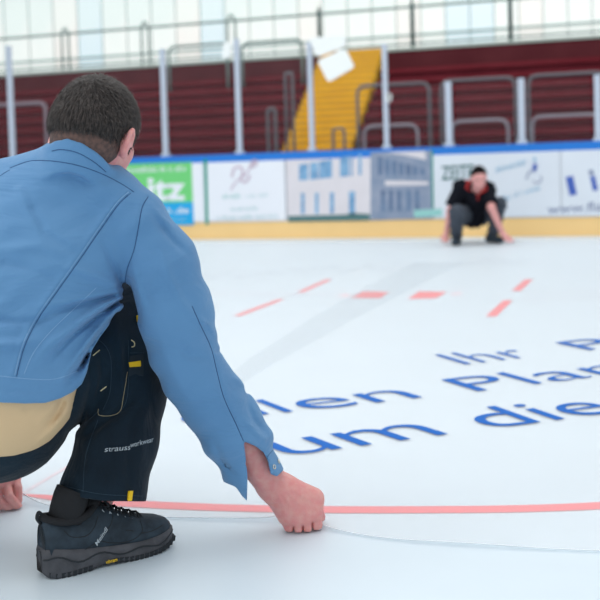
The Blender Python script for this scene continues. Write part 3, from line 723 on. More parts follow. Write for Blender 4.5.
def hand_l(Q):
    near = (Q-arr(P(2, 490, YL))); m = (near*near).sum(1) < 0.22**2
    out = np.full(len(Q), 0.2, np.float32)
    if not m.any(): return out
    Q = Q[m]
    Wc = WRL; MC = [P(15, 478, YL+.03), P(6, 483, YL+.01), P(-3, 487, YL), P(-11, 490, YL-.005)]
    d = None
    for mc in MC:
        e = rc(Q, Wc, mc, 0.026, 0.015); d = e if d is None else smin(d, e, 0.014)
    fing = [[(MC[0], 0.0115), (P(18, 488, YL+.01), 0.0108), (P(18.5, 500, YL), 0.0098)],          # straight index at the right
            [(MC[1], 0.0115), (P(9, 496, YL-.02), 0.0108), (P(17.5, 506.5, YL-.01), 0.0098), (P(19.5, 507, YL+.0), 0.0085)],
            [(MC[2], 0.0115), (P(-1, 500, YL-.025), 0.0106), (P(9, 508.5, YL-.018), 0.0098), (P(12, 509, YL), 0.0088)],
            [(MC[3], 0.011), (P(-11, 501, YL-.025), 0.010), (P(0, 507.5, YL-.018), 0.0088), (P(3, 508, YL), 0.008)]]
    for fg in fing: d = smin(d, chain(Q, fg), 0.0034)
    d = smin(d, chain(Q, [(P(5, 478, YL+.04), 0.016), (P(14, 492, YL+.045), 0.012), (P(16, 505, YL+.03), 0.010)], 0.003), 0.004)
    out[m] = d; return out

lo, hi = box_of([hw(-0.1, -0.1, 0.11), hw(0.11, 0.13, 0.1), hw(0, 0.12, -0.14), SHR, SHL, ELR, ELL_, WRR, P(325, 532, 2.37), P(300, 536, 2.28), P(-20, 515, 2.5), PEL, KNR, KNL, ANR, ANL, HPL, HPR], 0.13)
rl, rh = box_of([P(258, 470, 2.31), P(325, 530, 2.37), P(285, 530, 2.29)], 0.020)
ll, lh = box_of([P(-16, 480, 2.5), P(20, 512, 2.57), P(5, 500, 2.49)], 0.012)
hl, hh = box_of([hw(0.1, -0.03, 0.01), hw(0.07, 0.02, -0.07)], 0.012)
zb = -0.01
xs = axis(lo[0], hi[0], 0.0085, ((rl[0], rh[0], 0.0019), (ll[0], lh[0], 0.0024), (hl[0], hh[0], 0.0022)))
ys = axis(lo[1], hi[1], 0.0085, ((rl[1], rh[1], 0.0019), (ll[1], lh[1], 0.0026), (hl[1], hh[1], 0.0030)))
zs = axis(zb, hi[2], 0.0085, ((0.0, 0.115, 0.0019), (0.115, 0.15, 0.004), (hl[2], hh[2], 0.0024)))
V, F = nets(body_f, xs, ys, zs); V[:, 2] = np.maximum(V[:, 2], 0.0045)
body = npobj('body', V, F, M['skin'], man); T_body = bvh(V, F)
# eyes
for s in (-1, 1):
    c = hw(s*0.032, 0.078, -0.010); b = MB(); b.tube([c-Uf*0.011, c-Uf*0.006, c, c+Uf*0.006, c+Uf*0.011], 0.01, 12, rr=[0.001, 0.0085, 0.0105, 0.0085, 0.001]); b.build('eye', M['eye'], body, True)

# ---- hair: dark cap with strands, clipped nape below it
def hair_line(Q):                       # positive below the edge of the longer hair, in metres
    q = (Q-arr(H0))@HR3; l, f, u = q[:, 0], q[:, 1], q[:, 2]
    base = -0.032 - 0.012*np.clip(-f/0.05, -1, 0)*0 - 0.008*np.clip(-f/0.08, 0, 1)*0 + 0.085*np.clip((f-0.035)/0.05, 0, 1)
    base = base + 0.0*l + 0.030*np.exp(-((f-0.0)/0.018)**2)*(np.abs(l) > 0.06) - 0.020*np.exp(-((f-0.032)/0.010)**2)*(np.abs(l) > 0.05) - 0.024*np.clip((l-0.01)/0.05, 0, 1)*np.exp(-((f+0.035)/0.03)**2)
    return base-u
def hair_f(Q):
    Q = hq(Q)
    q = (Q-arr(H0))@HR3
    d = ell(Q, hp(0, -0.006, 0.010), (0.0865, 0.104, 0.100), HR3)
    d = smin(d, ell(Q, hp(0, -0.050, -0.012), (0.074, 0.062, 0.055), HR3), 0.03)
    ang = np.arctan2(q[:, 0]-0.01, q[:, 1]+0.05); d = d + 0.0012*np.sin(ang*46+q[:, 2]*90)+0.0010*np.sin(ang*83-q[:, 2]*60)
    d = smax(d, hair_line(Q), 0.006)
    return HS*np.maximum(d, -ell(Q, hp(0, -0.002, 0.004), (0.072, 0.092, 0.088), HR3))
lo, hi = box_of([hp(a, b_, c) for a in (-0.09, 0.09) for b_ in (-0.12, 0.1) for c in (-0.08, 0.11)], 0.02)
V, F = nets(hair_f, axis(lo[0], hi[0], 0.0026), axis(lo[1], hi[1], 0.0026), axis(lo[2], hi[2], 0.0026))
hair = npobj('hair', V, F, M['hair'], man); T_hair = bvh(V, F)
def nape_f(Q):
    Qn = Q; Q = hq(Q)
    d = ell(Q, hp(0, -0.004, 0.006), (0.0795, 0.0995, 0.0965), HR3); d = smin(d, rc(Qn, hw(0.0, -0.032, -0.045), NECK, 0.0565, 0.0625)/HS, 0.035)
    d = smin(d, ell(Q, hp(0, -0.045, -0.035), (0.068, 0.056, 0.05), HR3), 0.03)
    q = (Q-arr(H0))@HR3; f = q[:, 1]; u = q[:, 2]
    d = smax(d, f-0.004+0.45*(u+0.02), 0.003)          # ends behind the ear
    d = smax(d, -0.102-u-0.25*np.abs(q[:, 0]), 0.004)
    px, py = proj(Qn); d = np.maximum(d, (py-np.interp(px, [30, 50, 55, 68, 82, 95, 103, 112, 140], [150, 144, 141, 138.5, 142.5, 151, 158, 168, 190])-7)/500.0/HS)
    return HS*smax(d, u-0.01, 0.004)
V, F = nets(nape_f, axis(lo[0], hi[0], 0.003), axis(lo[1], hi[1], 0.003), axis(lo[2]-0.08, hi[2], 0.003))
nape = npobj('clipped_nape', V, F, M['stubble'], man); nape['label'] = 'closely clipped brown hair on the nape'
me = hair.data; nv = len(me.vertices); co = np.empty(nv*3, np.float32); me.vertices.foreach_get('co', co); co = co.reshape(-1, 3)+np.array(man.location, np.float32)
no = np.empty(nv*3, np.float32); me.vertex_normals.foreach_get('vector', no); no = no.reshape(-1, 3)
ctr = arr(hp(0, 0, 0)); cs = (co-ctr)/HS+ctr; outw = ((co-ctr)*no).sum(1)
if np.median(outw) < 0: no = -no
q = (co-ctr)@HR3; sel = np.where((((co-ctr)*no).sum(1) > 0.05) & (-hair_line(cs) > 0.000))[0]
sel = rng.choice(sel, min(13000, len(sel)), replace=False)
wh = arr(hw(0.012, -0.060, 0.085)); verts = []; faces = []
for i in sel:
    p = co[i]; nn = no[i]; g = p-wh; g = g-nn*(g@nn); L = np.linalg.norm(g)+1e-6; g = g/L
    sw = np.cross(nn, g); g = g+sw*0.35*math.exp(-(L/0.05)**2)+np.array([0, 0, -0.25])+rng.normal(0, 0.16, 3); g -= nn*(g@nn); g /= np.linalg.norm(g)+1e-6
    ln = rng.uniform(0.010, 0.022); sd = np.cross(nn, g)*rng.uniform(0.00028, 0.0005); lf = rng.uniform(0.0006, 0.0030)
    a = p-nn*0.001; b_ = p+g*ln*0.5+nn*lf; c = p+g*ln+nn*(lf*0.7-0.0006*(ln/0.02)*4)
    k = len(verts); verts += [a-sd, a+sd, b_+sd, b_-sd, c]; faces += [(k, k+1, k+2, k+3), (k+3, k+2, k+4)]
strands = meshobj('hair_strands', [tuple(v) for v in verts], faces, M['hair_strand'], hair); strands['kind'] = 'stuff'

# ---- blue jacket
SL = [(P(138, 226, 2.125), 0.062), (P(160, 262, 2.14), 0.073), (P(175, 312, 2.165), 0.077), (P(183, 350, 2.185), 0.069), (P(197, 378, 2.205), 0.069), (P(212, 400, 2.225), 0.066), (P(226, 425, 2.245), 0.064), (P(252, 470, 2.285), 0.060), (P(268, 500, 2.305), 0.055)]
SLL = [(SHL, 0.070), (P(-72, 300, 2.34), 0.075), (ELL_, 0.070), (P(-40, 440, 2.48), 0.055), (WRL, 0.042)]
HEM = [(-300, 392), (-60, 398), (0, 402.5), (25, 403.5), (45, 403), (60, 398.5), (73, 392), (82, 384), (87, 372), (92, 350), (100, 337), (110, 324), (124, 310), (150, 285), (400, 100)]
hx = [a for a, _ in HEM]; hy = [b_ for _, b_ in HEM]
FOLDS = [  # out of the surface (+) or into it (-), drawn from the armpit
    ([(124, 296), (105, 306), (80, 322), (50, 345), (28, 372)], 0.0085, 5.5), ([(124, 303), (112, 316), (92, 336), (72, 362), (55, 392)], 0.0080, 4.5),
    ([(122, 292), (95, 297), (62, 303), (25, 305)], 0.0045, 5.0), ([(118, 286), (95, 276), (70, 268), (42, 262)], 0.0030, 5.0),
    ([(124, 299), (100, 313), (72, 336), (42, 368)], -0.0085, 3.2), ([(124, 294), (90, 301), (55, 312), (18, 335)], -0.0055, 3.6),
    ([(119, 310), (104, 326), (88, 350), (76, 382)], -0.0065, 2.8), ([(90, 352), (82, 365), (66, 382)], -0.0090, 2.6), ([(124, 288), (112, 262), (100, 236)], -0.0035, 4.0),
    ([(30, 205), (45, 232), (70, 250), (92, 258)], -0.0020, 5.0), ([(18, 184), (25, 205), (40, 228), (75, 245)], 0.0020, 6.0), ([(0, 262), (30, 268), (70, 290)], -0.0025, 6),
    ([(-20, 320), (20, 322), (60, 318)], -0.0028, 4.5), ([(-20, 345), (20, 344), (55, 334)], 0.0030, 5), ([(-10, 250), (40, 246), (80, 262)], 0.002, 6)]
SFOLDS = [([(150, 205), (158, 222), (172, 240), (192, 258)], -0.0042, 3.0), ([(147, 200), (157, 214), (178, 232)], 0.0032, 3.2), ([(134, 268), (139, 290), (147, 318)], 0.0040, 3.5), ([(128, 280), (134, 305), (142, 330)], -0.0045, 2.6),
    ([(160, 245), (168, 275), (180, 300), (203, 330)], 0.0034, 4.5), ([(196, 318), (210, 326), (219, 340)], 0.0030, 3.0), ([(213, 350), (222, 352), (231, 366)], -0.0030, 2.5),
    ([(232, 376), (246, 386), (258, 402)], 0.0025, 3.5), ([(176, 340), (190, 356), (214, 362)], -0.0020, 4.0), ([(247, 402), (254, 420), (268, 436)], -0.0028, 2.6), ([(243, 420), (256, 432), (270, 446)], 0.0030, 3.0), ([(213, 440), (222, 462), (240, 482)], -0.0022, 3.0), ([(158, 330), (172, 370), (196, 410)], 0.0018, 6.0)]
YOKE = [(10, 168), (30, 161), (52, 161), (76, 165), (100, 173), (120, 183), (134, 192)]
PLEAT = [(130, 193), (118, 204), (98, 232), (78, 261), (56, 292), (38, 318), (24, 346), (16, 376)]
ARMSEAM = [(148, 197), (142, 208), (138, 230), (134, 250), (127, 270), (124.5, 288)]
SSEAM = [(192, 306), (200, 324), (211, 348), (217, 372), (224, 398), (236, 424), (243.5, 441)]
LFLAP = [(100, 100), (243.5, 441), (245.5, 455), (247.5, 476), (247, 501), (242, 496), (236, 487), (226, 483), (214, 477), (100, 477)]
RFLAP = [(100, 100), (243.5, 441), (256, 446.5), (264, 453), (268, 461.5), (270.5, 474), (277, 476.5), (284, 469.5), (281, 462), (275, 452), (300, 380), (300, 100)]
def jacket_f(Q):
    px, py = proj(Q)
    # back and chest
    t = rc(Q, P(74, 250, 2.15), P(36, 355, 2.13), 0.124, 0.112)
    t = smin(t, rc(Q, P(-15, 248, 2.20), P(-60, 365, 2.19), 0.122, 0.122), 0.07)
    t = smin(t, rc(Q, P(35, 250, 2.16), P(-5, 350, 2.12), 0.125, 0.125), 0.06)
    t = smin(t, rc(Q, P(50, 208, 2.17), P(72, 184, 2.15), 0.122, 0.078), 0.05)
    t = smin(t, chain(Q, [(P(78, 182, 2.15), 0.070), (P(108, 198, 2.13), 0.066), (P(134, 219, 2.125), 0.064)], 0.01), 0.045)
    t = smin(t, chain(Q, [(P(55, 188, 2.16), 0.078), (P(0, 203, 2.21), 0.086), (P(-48, 222, 2.24), 0.074)], 0.01), 0.045)
    wr = np.sin(px*0.10+py*0.21+1.3*np.sin(px*0.05))*np.sin(px*0.043-py*0.05+0.6)+0.6*np.sin(px*0.16+py*0.09+2)*np.sin(py*0.11)
    t = t + 0.0011*wr
    t = smin(t, rc(Q, P(-70, 378, 2.20), P(0, 375, 2.135), 0.182, 0.174), 0.05)
    t = t - 2.6*sum(ridge(px, py, p, a, w*0.85, (0.06, 0.6)) for p, a, w in FOLDS)
    t = t + ridge(px, py, YOKE, 0.0016, 1.3, None) + ridge(px, py, PLEAT, 0.0030, 1.4, None) - ridge(px, py, [(x-3.5, y-2.0) for x, y in PLEAT], 0.0030, 2.5, None)
    t = t - 0.0035*np.clip((py-np.interp(px, hx, hy)+11)/3, 0, 1)*(px < 90)       # the turned hem is thicker
    t = smax(t, (py-np.interp(px, hx, hy))/500.0, 0.003)
    # collar stands round the neck
    co_ = rc(Q, P(78, 174, 2.125), P(86, 143, 2.115), 0.082, 0.078)
    CT = np.interp(px, [30, 50, 55, 68, 82, 95, 103, 112, 140], [150, 144, 141, 138.5, 142.5, 151, 158, 168, 190])
    co_ = smax(co_, (CT-py)/500.0, 0.002)
    co_ = np.maximum(co_, -rc(Q, P(79, 172, 2.125), P(89, 132, 2.125), 0.071, 0.064)) if False else co_
    co_ = smax(co_, (py-CT-34)/500.0, 0.010); t = smin(t, co_, 0.010); t = t + ridge(px, py, [(50, 153), (62, 151), (78, 154), (94, 163), (106, 173)], 0.0018, 1.4, None)
    # sleeves
    s = None
    for (a, ra), (b_, rb) in zip(SL[:-1], SL[1:]):
        e = rc(Q, a, b_, ra, rb); s = e if s is None else smin(s, e, 0.02)
    s = smin(s, rc(Q, P(240, 418, 2.26), P(252, 438, 2.275), 0.046, 0.044), 0.02)
    s = s + 0.0010*wr - 1.9*sum(ridge(px, py, p, a, w) for p, a, w in SFOLDS)
    s = s - 0.0030*np.sin(py*0.16+px*0.05)*np.clip((py-380)/60, 0, 1)
    s = s + ridge(px, py, SSEAM, 0.0018, 1.2, None)
    cav = chain(Q, [(P(205, 380, 2.21), 0.04), (P(226, 425, 2.247), 0.058), (P(252, 470, 2.288), 0.050), (P(275, 513, 2.32), 0.047)], 0.0)
    s = smax(s, -cav, 0.002)
    flap = np.minimum(poly_sd(px, py, LFLAP), poly_sd(px, py, RFLAP))/480.0
    s = np.where(py > 380, np.maximum(s, flap), s)
    d = smin(t, s, 0.018) + ridge(px, py, ARMSEAM, 0.0030, 1.3, None)
    l = chain(Q, SLL, 0.02); d = smin(d, l, 0.03)
    return d
lo, hi = box_of([P(-75, 160, 2.3), P(-90, 400, 2.45), P(150, 190, 2.0), P(210, 200, 2.3), P(285, 505, 2.36), P(0, 405, 2.0), P(60, 140, 2.2), P(0, 300, 2.0), P(-30, 475, 2.5)], 0.06)
V, F = nets(jacket_f, axis(lo[0], hi[0], 0.0042), axis(lo[1], hi[1], 0.0042), axis(0.03, hi[2], 0.0042))
jacket = npobj('work_jacket', V, F, M['denim'], man); T_jk = bvh(V, F)
on_surface(T_jk, [(52, 151), (62, 149.5), (78, 153), (94, 162), (106, 172)], 0.0009, 'seam', M['seam'], jacket, 0.0)
on_surface(T_jk, YOKE, 0.0009, 'seam', M['seam'], jacket, 0.0)
on_surface(T_jk, [(10, 170), (6, 172), (0, 176)], 0.0008, 'seam', M['seam'], jacket, 0.0)
on_surface(T_jk, [(x+0.6, y+0.4) for x, y in PLEAT], 0.0009, 'seam', M['seam'], jacket, 0.0)
on_surface(T_jk, [(x-1.4, y-0.9) for x, y in PLEAT], 0.0007, 'stitching', M['seam_light'], jacket, 0.0)
on_surface(T_jk, ARMSEAM, 0.0010, 'seam', M['seam'], jacket, 0.0)
on_surface(T_jk, SSEAM, 0.0010, 'seam', M['seam'], jacket, 0.0)
on_surface(T_jk, [(0, 376), (30, 379), (55, 379), (78, 371)], 0.0005, 'stitching', M['seam_light'], jacket, 0.0)
on_surface(T_jk, [(96, 288), (75, 308), (52, 330), (34, 352), (24, 374)], 0.0005, 'stitching', M['seam_light'], jacket, 0.0)
on_surface(T_jk, [(273, 450), (268, 456), (267, 462)], 0.0006, 'seam', M['seam'], jacket, 0.0)
for x, y in ((274.0, 467), (278.5, 461.5)):
    c = hit(T_jk, x, y, 0.0010); c2 = hit(T_jk, x+1, y, 0.001); c3 = hit(T_jk, x, y+1, 0.001)
    if c and c2 and c3:
        nrm = (c2-c).cross(c3-c).normalized(); u1 = (c2-c).normalized(); u2 = nrm.cross(u1); b = MB()
        b.tube([c+(u1*math.cos(k*math.pi/6)+u2*math.sin(k*math.pi/6))*0.0042 for k in range(12)], 0.0013, 6, closed=True)
        sn = b.build('snap_button', M['metal'], jacket, True); sn['label'] = 'ring shaped metal snap on the open cuff'

# ---- beige T-shirt hanging out below the jacket
def tee_f(Q):
    px, py = proj(Q)
    d = rc(Q, P(-70, 380, 2.20), P(-3, 383, 2.14), 0.174, 0.168)
    d = smin(d, rc(Q, P(20, 330, 2.14), P(-10, 360, 2.14), 0.09, 0.11), 0.04)
    ln = np.interp(px, [-200, 0, 14, 35, 50, 62, 70, 74, 77, 120], [462, 457.5, 456.5, 451, 441, 428, 418, 402, 388, 250])
    for p, a, w in (([(72, 392), (66, 412), (52, 430), (34, 446)], 0.006, 3.0), ([(66, 394), (58, 412), (44, 428)], -0.007, 2.6), ([(60, 396), (50, 410), (36, 424)], 0.004, 3), ([(30, 402), (22, 412)], -0.003, 3), ([(75, 392), (73, 408)], -0.004, 2)):
        d = d - ridge(px, py, p, a, w)
    d = smax(d, (py-ln)/500.0, 0.003)
    return np.maximum(d, -(py-372)/500.0)
lo, hi = box_of([P(-70, 380, 2.2), P(0, 380, 2.13)], 0.19)
V, F = nets(tee_f, axis(lo[0], hi[0], 0.005), axis(lo[1], hi[1], 0.005), axis(lo[2], hi[2], 0.005))
tee = npobj('t_shirt', V, F, M['beige'], man); T_tee = bvh(V, F)

# ---- dark work trousers
def trou_f(Q):
    px, py = proj(Q)
    d = rc(Q, P(-75, 402, 2.25), P(-8, 405, 2.165), 0.160, 0.158)
    th = chain(Q, [(P(5, 404, 2.17), 0.142), (P(50, 372, 2.22), 0.118), (P(100, 345, 2.29), 0.098), (P(134, 306, 2.36), 0.086)], 0.02)
    d = smin(d, th, 0.03)
    sh = chain(Q, [(P(136, 312, 2.36), 0.084), (P(125, 395, 2.27), 0.086), (P(118, 440, 2.215), 0.083), (P(102.5, 494, 2.185), 0.087), (P(102, 515, 2.18), 0.087)], 0.02)
    for p, a, w in (([(80, 440), (100, 425), (128, 405), (150, 370)], -0.006, 4), ([(84, 432), (90, 460), (88, 490)], 0.0025, 5), ([(140, 395), (130, 430), (128, 470), (132, 498)], -0.0030, 4), ([(150, 400), (140, 430), (142, 470)], 0.0030, 4), ([(104, 430), (112, 452), (118, 466)], -0.003, 3), ([(112, 470), (108, 498)], 0.002, 4)):
        sh = sh - 2*ridge(px, py, p, a, w)
    sh = smax(sh, (py-np.interp(px, [40, 62, 85, 105, 142, 170], [490, 493, 498.5, 501, 501.5, 502]))/480.0, 0.002)
    d = smin(d, sh, 0.02)
    lg = chain(Q, [(HPL, 0.13), (KNL, 0.08), (ANL, 0.075)], 0.02); lg = np.maximum(lg, 0.10-Q[:, 2])
    d = smin(d, lg, 0.03)
    for p, a, w in (([(96, 340), (108, 350), (112, 372), (110, 395), (104, 412)], 0.0030, 2.5), ([(88, 360), (92, 385), (84, 412), (78, 432)], -0.004, 3.0), ([(100, 345), (102, 375), (95, 410)], -0.0025, 3.0), ([(128, 340), (126, 370), (127, 395), (119, 412)], -0.0035, 2.0), ([(118, 335), (121, 360), (121, 392)], 0.0030, 3), ([(60, 440), (80, 425), (96, 412)], -0.0022, 3)):
        d = d - 1.8*ridge(px, py, p, a, w)
    return d
lo, hi = box_of([P(-90, 400, 2.3), P(142, 322, 2.40), P(102, 500, 2.2), P(150, 400, 2.35), KNL, ANL, P(0, 450, 2.1), P(-10, 330, 2.1)], 0.12)
V, F = nets(trou_f, axis(lo[0], hi[0], 0.005), axis(lo[1], hi[1], 0.005), axis(0.05, hi[2], 0.005))
trousers = npobj('work_trousers', V, F, M['trouser'], man); T_tr = bvh(V, F)
def decal(tree, txt, p0, p1, h, name, m, parent, shear=0.25, bold=0.0, lift=0.0016):
    vv, ff = text2d(txt, bold); xs_ = [q[0] for q in vv]; x0, x1 = min(xs_), max(xs_); out = []
    ex = ((p1[0]-p0[0])/(x1-x0), (p1[1]-p0[1])/(x1-x0)); L = math.hypot(*ex); nx, ny = ex[1]/L, -ex[0]/L
    for x, y in vv:
        x_ = x-x0+shear*y; out.append(hit(tree, p0[0]+ex[0]*x_+nx*y*h, p0[1]+ex[1]*x_+ny*y*h, lift))
    if all(o is not None for o in out): return meshobj(name, out, ff, m, parent)
decal(T_tr, 'strauss', (104.5, 452), (130, 449.5), 7.5, 'lettering', M['thread_grey'], trousers)
decal(T_tr, 'workwear', (130.5, 447.5), (153, 441.5), 7.0, 'lettering', M['thread_grey'], trousers)
on_surface(T_tr, [(98.5, 409), (99, 415), (108, 415.8), (117, 414), (121, 409), (123, 398), (127.5, 372)], 0.0006, 'piping', mat('piping_thread', hexc(168, 156, 124), 0.7), trousers, 0.0006)
for pl in ([(93, 355.5), (99.5, 350)], [(100.5, 391), (106.5, 386.5)]): on_surface(T_tr, pl, 0.0012, 'bar_tack', M['thread'], trousers, 0.0006)
for pl in ([(96, 338), (106, 347), (111, 362), (110, 392), (103, 410)], [(128, 340), (129, 368), (127, 398), (120, 413)], [(80, 428), (90, 419), (100, 410)], [(98, 420), (86, 455), (83, 492)], [(65, 486), (100, 494), (142, 496)], [(130, 353), (144, 353)]):
    on_surface(T_tr, pl, 0.0005, 'stitching', mat('thread_dark', hexc(44, 66, 82), 0.8), trousers, 0.0003)
patch(T_tr, [(130, 356), (143, 354), (143, 376), (129, 376)], 'pocket_loop', mat('pocket_loop', hexc(14, 34, 46), 0.8), trousers)
for pl in ([(130, 362.5), (139.5, 361.5), (140, 367), (130.3, 367.8)], [(136, 316), (139.5, 316), (140.5, 321.5), (137, 322)], [(128, 491), (131.2, 491), (129.9, 499.5), (127.1, 499.5)]):
    o = patch(T_tr, pl, 'yellow_tag', M['yellow_tag'], trousers, 0.0055)
on_surface(T_tr, [(131, 340), (134, 342.5), (134, 346), (131.5, 347)], 0.0012, 'ring', M['thread'], trousers, 0.001)

# ---- shoes: loft of cross-sections along the foot
def make_shoe(A, B, mirror=1):
    U = (B-A); Ln = U.length; U = U.normalized(); Vn = Vector((U.y, -U.x, 0))*mirror; Z = Vector((0, 0, 1)); k = Ln/0.30
    def sp(s, w_, z): return A+U*(s*k)+Vn*w_+Z*(z*1.08)
    grp = []
    # sole: stations s, half widths (outer, inner), underside, top
    ST = [(-0.004, .012, .012, .012, .052), (0.004, .027, .026, .004, .056), (0.02, .036, .034, 0, .056), (0.05, .041, .038, 0, .050), (0.085, .041, .035, 0.001, .044), (0.12, .042, .034, .006, .040), (0.15, .045, .038, .003, .037), (0.18, .049, .043, 0, .035), (0.215, .051, .046, 0, .034), (0.245, .047, .045, .001, .035), (0.27, .038, .039, .004, .037), (0.288, .025, .027, .009, .038), (0.298, .010, .012, .015, .037)]
    def loft(st, ring):
        v = []; f = []
        for t in st: r = ring(t); v += r; n_ = len(r)
        for i in range(len(st)-1):
            for j in range(n_): f.append((i*n_+j, i*n_+(j+1) % n_, (i+1)*n_+(j+1) % n_, (i+1)*n_+j))
        f.append(tuple(range(n_))); f.append(tuple(range((len(st)-1)*n_, len(st)*n_))[::-1]); return v, f
    def lerpst(st, m):
        out = []
        for a, b_ in zip(st[:-1], st[1:]):
            for q in range(m): out.append(tuple(a[c]+(b_[c]-a[c])*q/m for c in range(len(a))))
        return out+[st[-1]]
    def sole_ring(t):
        s, wo, wi, zb_, zt = t; r = []
        for w_, z in ((wo*.93, zb_), (wo*1.0, zb_+0.006), (wo*.985, zb_+(zt-zb_)*.45), (wo*1.0, zb_+(zt-zb_)*.75), (wo*.93, zt), (0.0, zt), (-wi*.93, zt), (-wi, zb_+(zt-zb_)*.75), (-wi, zb_+0.006), (-wi*.93, zb_)): r.append(sp(s, w_, z))
        return r
    sole = loft(lerpst(ST, 4), sole_ring)
    tread = []
    for i in range(26):
        s = 0.006+i*0.0113
        if 0.095 < s < 0.135: continue
        for sd in (1, -1):
            row = [np.interp(s, [q[0] for q in ST], [q[c] for q in ST]) for c in (1, 2, 3)]
            wd = row[0] if sd > 0 else row[1]; zb_ = row[2]; b = MB()
            b.hexa([sp(s, sd*wd*.62, zb_-0.0), sp(s+.007, sd*wd*.62, zb_), sp(s+.007, sd*(wd*.985), zb_), sp(s, sd*(wd*.985), zb_), sp(s-.001, sd*wd*.62, zb_+.013), sp(s+.008, sd*wd*.62, zb_+.013), sp(s+.008, sd*(wd+.0014), zb_+.010), sp(s-.001, sd*(wd+.0014), zb_+.010)])
            tread.append(b)
    rand = MB()
    for sd in (1, -1):
        pts = []
        for q in lerpst(ST, 3)[1:-1]:
            wd = q[1] if sd > 0 else -q[2]; pts.append(sp(q[0], wd*1.005, q[3]+(q[4]-q[3])*(.62+.12*math.sin(q[0]*70))))
        rand.tube(pts, 0.0018, 6)
    # upper: s, outer, inner, z0, top height
    UT = [(0.002, .020, .020, .045, .098), (0.010, .030, .029, .045, .108), (0.03, .035, .033, .044, .104), (0.055, .037, .034, .042, .098), (0.08, .038, .034, .038, .100), (0.105, .038, .034, .036, .112), (0.125, .039, .035, .034, .113), (0.15, .041, .037, .032, .103), (0.18, .044, .040, .031, .088), (0.21, .046, .043, .030, .076), (0.24, .043, .042, .030, .069), (0.265, .036, .037, .031, .063), (0.282, .026, .028, .032, .056), (0.293, .012, .014, .033, .046)]
    def up_ring(t):
        s, wo, wi, z0_, zt = t; r = []; N = 14
        for j in range(N+1):
            a = math.pi*j/N; c, sn = math.cos(a), math.sin(a); e = 0.72 if s < 0.13 else 0.95
            w_ = (wo if c > 0 else wi)*(abs(c)**0.62)*(1 if c > 0 else -1)
            pinch = 1-0.10*max(0, (sn-0.3)) if s < 0.16 else 1-0.06*sn
            r.append(sp(s, w_*pinch, z0_+(zt-z0_)*(sn**e)))
        return r
    upper = loft(lerpst(UT, 4), up_ring)
    return sp, sole, tread, rand, upper, k
def shoe_obj(A, B, mirror, label):
    sp, sole, tread, rand, upper, k = make_shoe(A, B, mirror)
    # a worn shoe moves with the foot: it is part of the clothed figure
    up_ = meshobj('shoe', upper[0], upper[1], M['shoe'], man, True); up_['label'] = label
    so = meshobj('sole', sole[0], sole[1], M['sole'], up_, True); so['label'] = 'dark grey treaded rubber sole'
    for q0 in range(2):
        for q1 in range(2):
            tb = MB(); h_ = 16
            for b in tread[(0, h_)[q0]+q1:(h_, len(tread))[q0]:2]: tb.add(b.v, b.f)
            tb.build('tread', M['rubber'], up_)
    rand.build('rand', M['rubber'], up_, True)
    b = MB(); n = 28; pts = []
    for i in range(n):
        a = 2*math.pi*i/n; c, s_ = math.cos(a), math.sin(a); pts.append(sp(0.062-0.054*c, 0.031*s_, 0.104+0.012*(-c)**2*(1 if c < 0 else 0.6)-0.004*abs(s_)))
    b.tube(pts, 0.0075, 10, closed=True); b.build('collar', M['sock'], up_, True)
    b = MB(); b.tube(fillet([sp(0.004, 0.0, 0.098), sp(-0.006, 0.0, 0.112), sp(-0.001, 0.0, 0.124), sp(0.009, 0.0, 0.113)], 0.006), 0.0035, 8); b.build('heel_loop', M['lace'], up_, True)
    lc = MB(); ey = MB(); prev = None
    for i in range(6):
        s = 0.128+i*0.0165; h_ = np.interp(s, [0.105, .125, .15, .18, .21, .24], [.112, .113, .103, .088, .076, .069])
        wv = 0.020+0.001*i; zz = h_-0.0065
        lc.tube([sp(s, wv, zz), sp(s+.003, wv*.5, h_+.002), sp(s+.006, 0, h_+.0045), sp(s+.009, -wv*.5, h_), sp(s+.012, -wv, zz-.004)], 0.0021, 6)
        lc.tube([sp(s, -wv, zz), sp(s+.003, -wv*.5, h_+.002), sp(s+.006, 0, h_+.0035), sp(s+.009, wv*.5, h_), sp(s+.012, wv, zz-.004)], 0.0021, 6)
        for sd in (1, -1):
            e_ = MB(); e_.tube([sp(s-.004, sd*(wv+.003), zz-.006), sp(s, sd*(wv+.001), zz-.0005), sp(s+.004, sd*(wv+.003), zz-.008)], 0.0022, 6); e_.build('eyelet', M['thread_grey'] if sd == mirror else M['lace'], up_, True)
    lc.tube(fillet([sp(.128, .004, .117), sp(.132, .020, .125), sp(.140, .034, .112), sp(.134, .020, .110), sp(.130, .004, .116)], .008), 0.0019, 6)
    lc.tube(fillet([sp(.128, .0, .117), sp(.128, -.018, .124), sp(.138, -.030, .112), sp(.132, -.014, .112)], .008), 0.0019, 6)
    lc.build('lace', M['lace'], up_, True)
    b = MB(); b.tube([sp(.112, 0, .108), sp(.118, 0, .122), sp(.120, 0, .128)], 0.014, 10, rr=[.020, .017, .008]); b.build('tongue', M['sock'], up_, True)
    return up_, sp, upper, sole
A, B = G(41.5, 577), G(171.5, 542)
A.z = B.z = 0
sr, spR, upR, soR = shoe_obj(A, B, 1, 'dark blue grey trekking shoe on his right foot')
def tree_of(vf):
    tr = []
    for f in vf[1]:
        for i in range(1, len(f)-1): tr.append((f[0], f[i], f[i+1]))
    return BVHTree.FromPolygons([tuple(v) for v in vf[0]], tr)
TU, TS = tree_of(upR), tree_of(soR)
decal(TU, 'Meindl', (97, 546), (107.5, 530), 5.5, 'lettering', M['thread_grey'], sr, 0.3, 0.01, 0.0012)
decal(TS, 'vibram', (105.5, 563.3), (117.0, 560.3), 4.2, 'sole_lettering', M['yellow_tag'], sr, 0.2, 0.02, 0.0022)
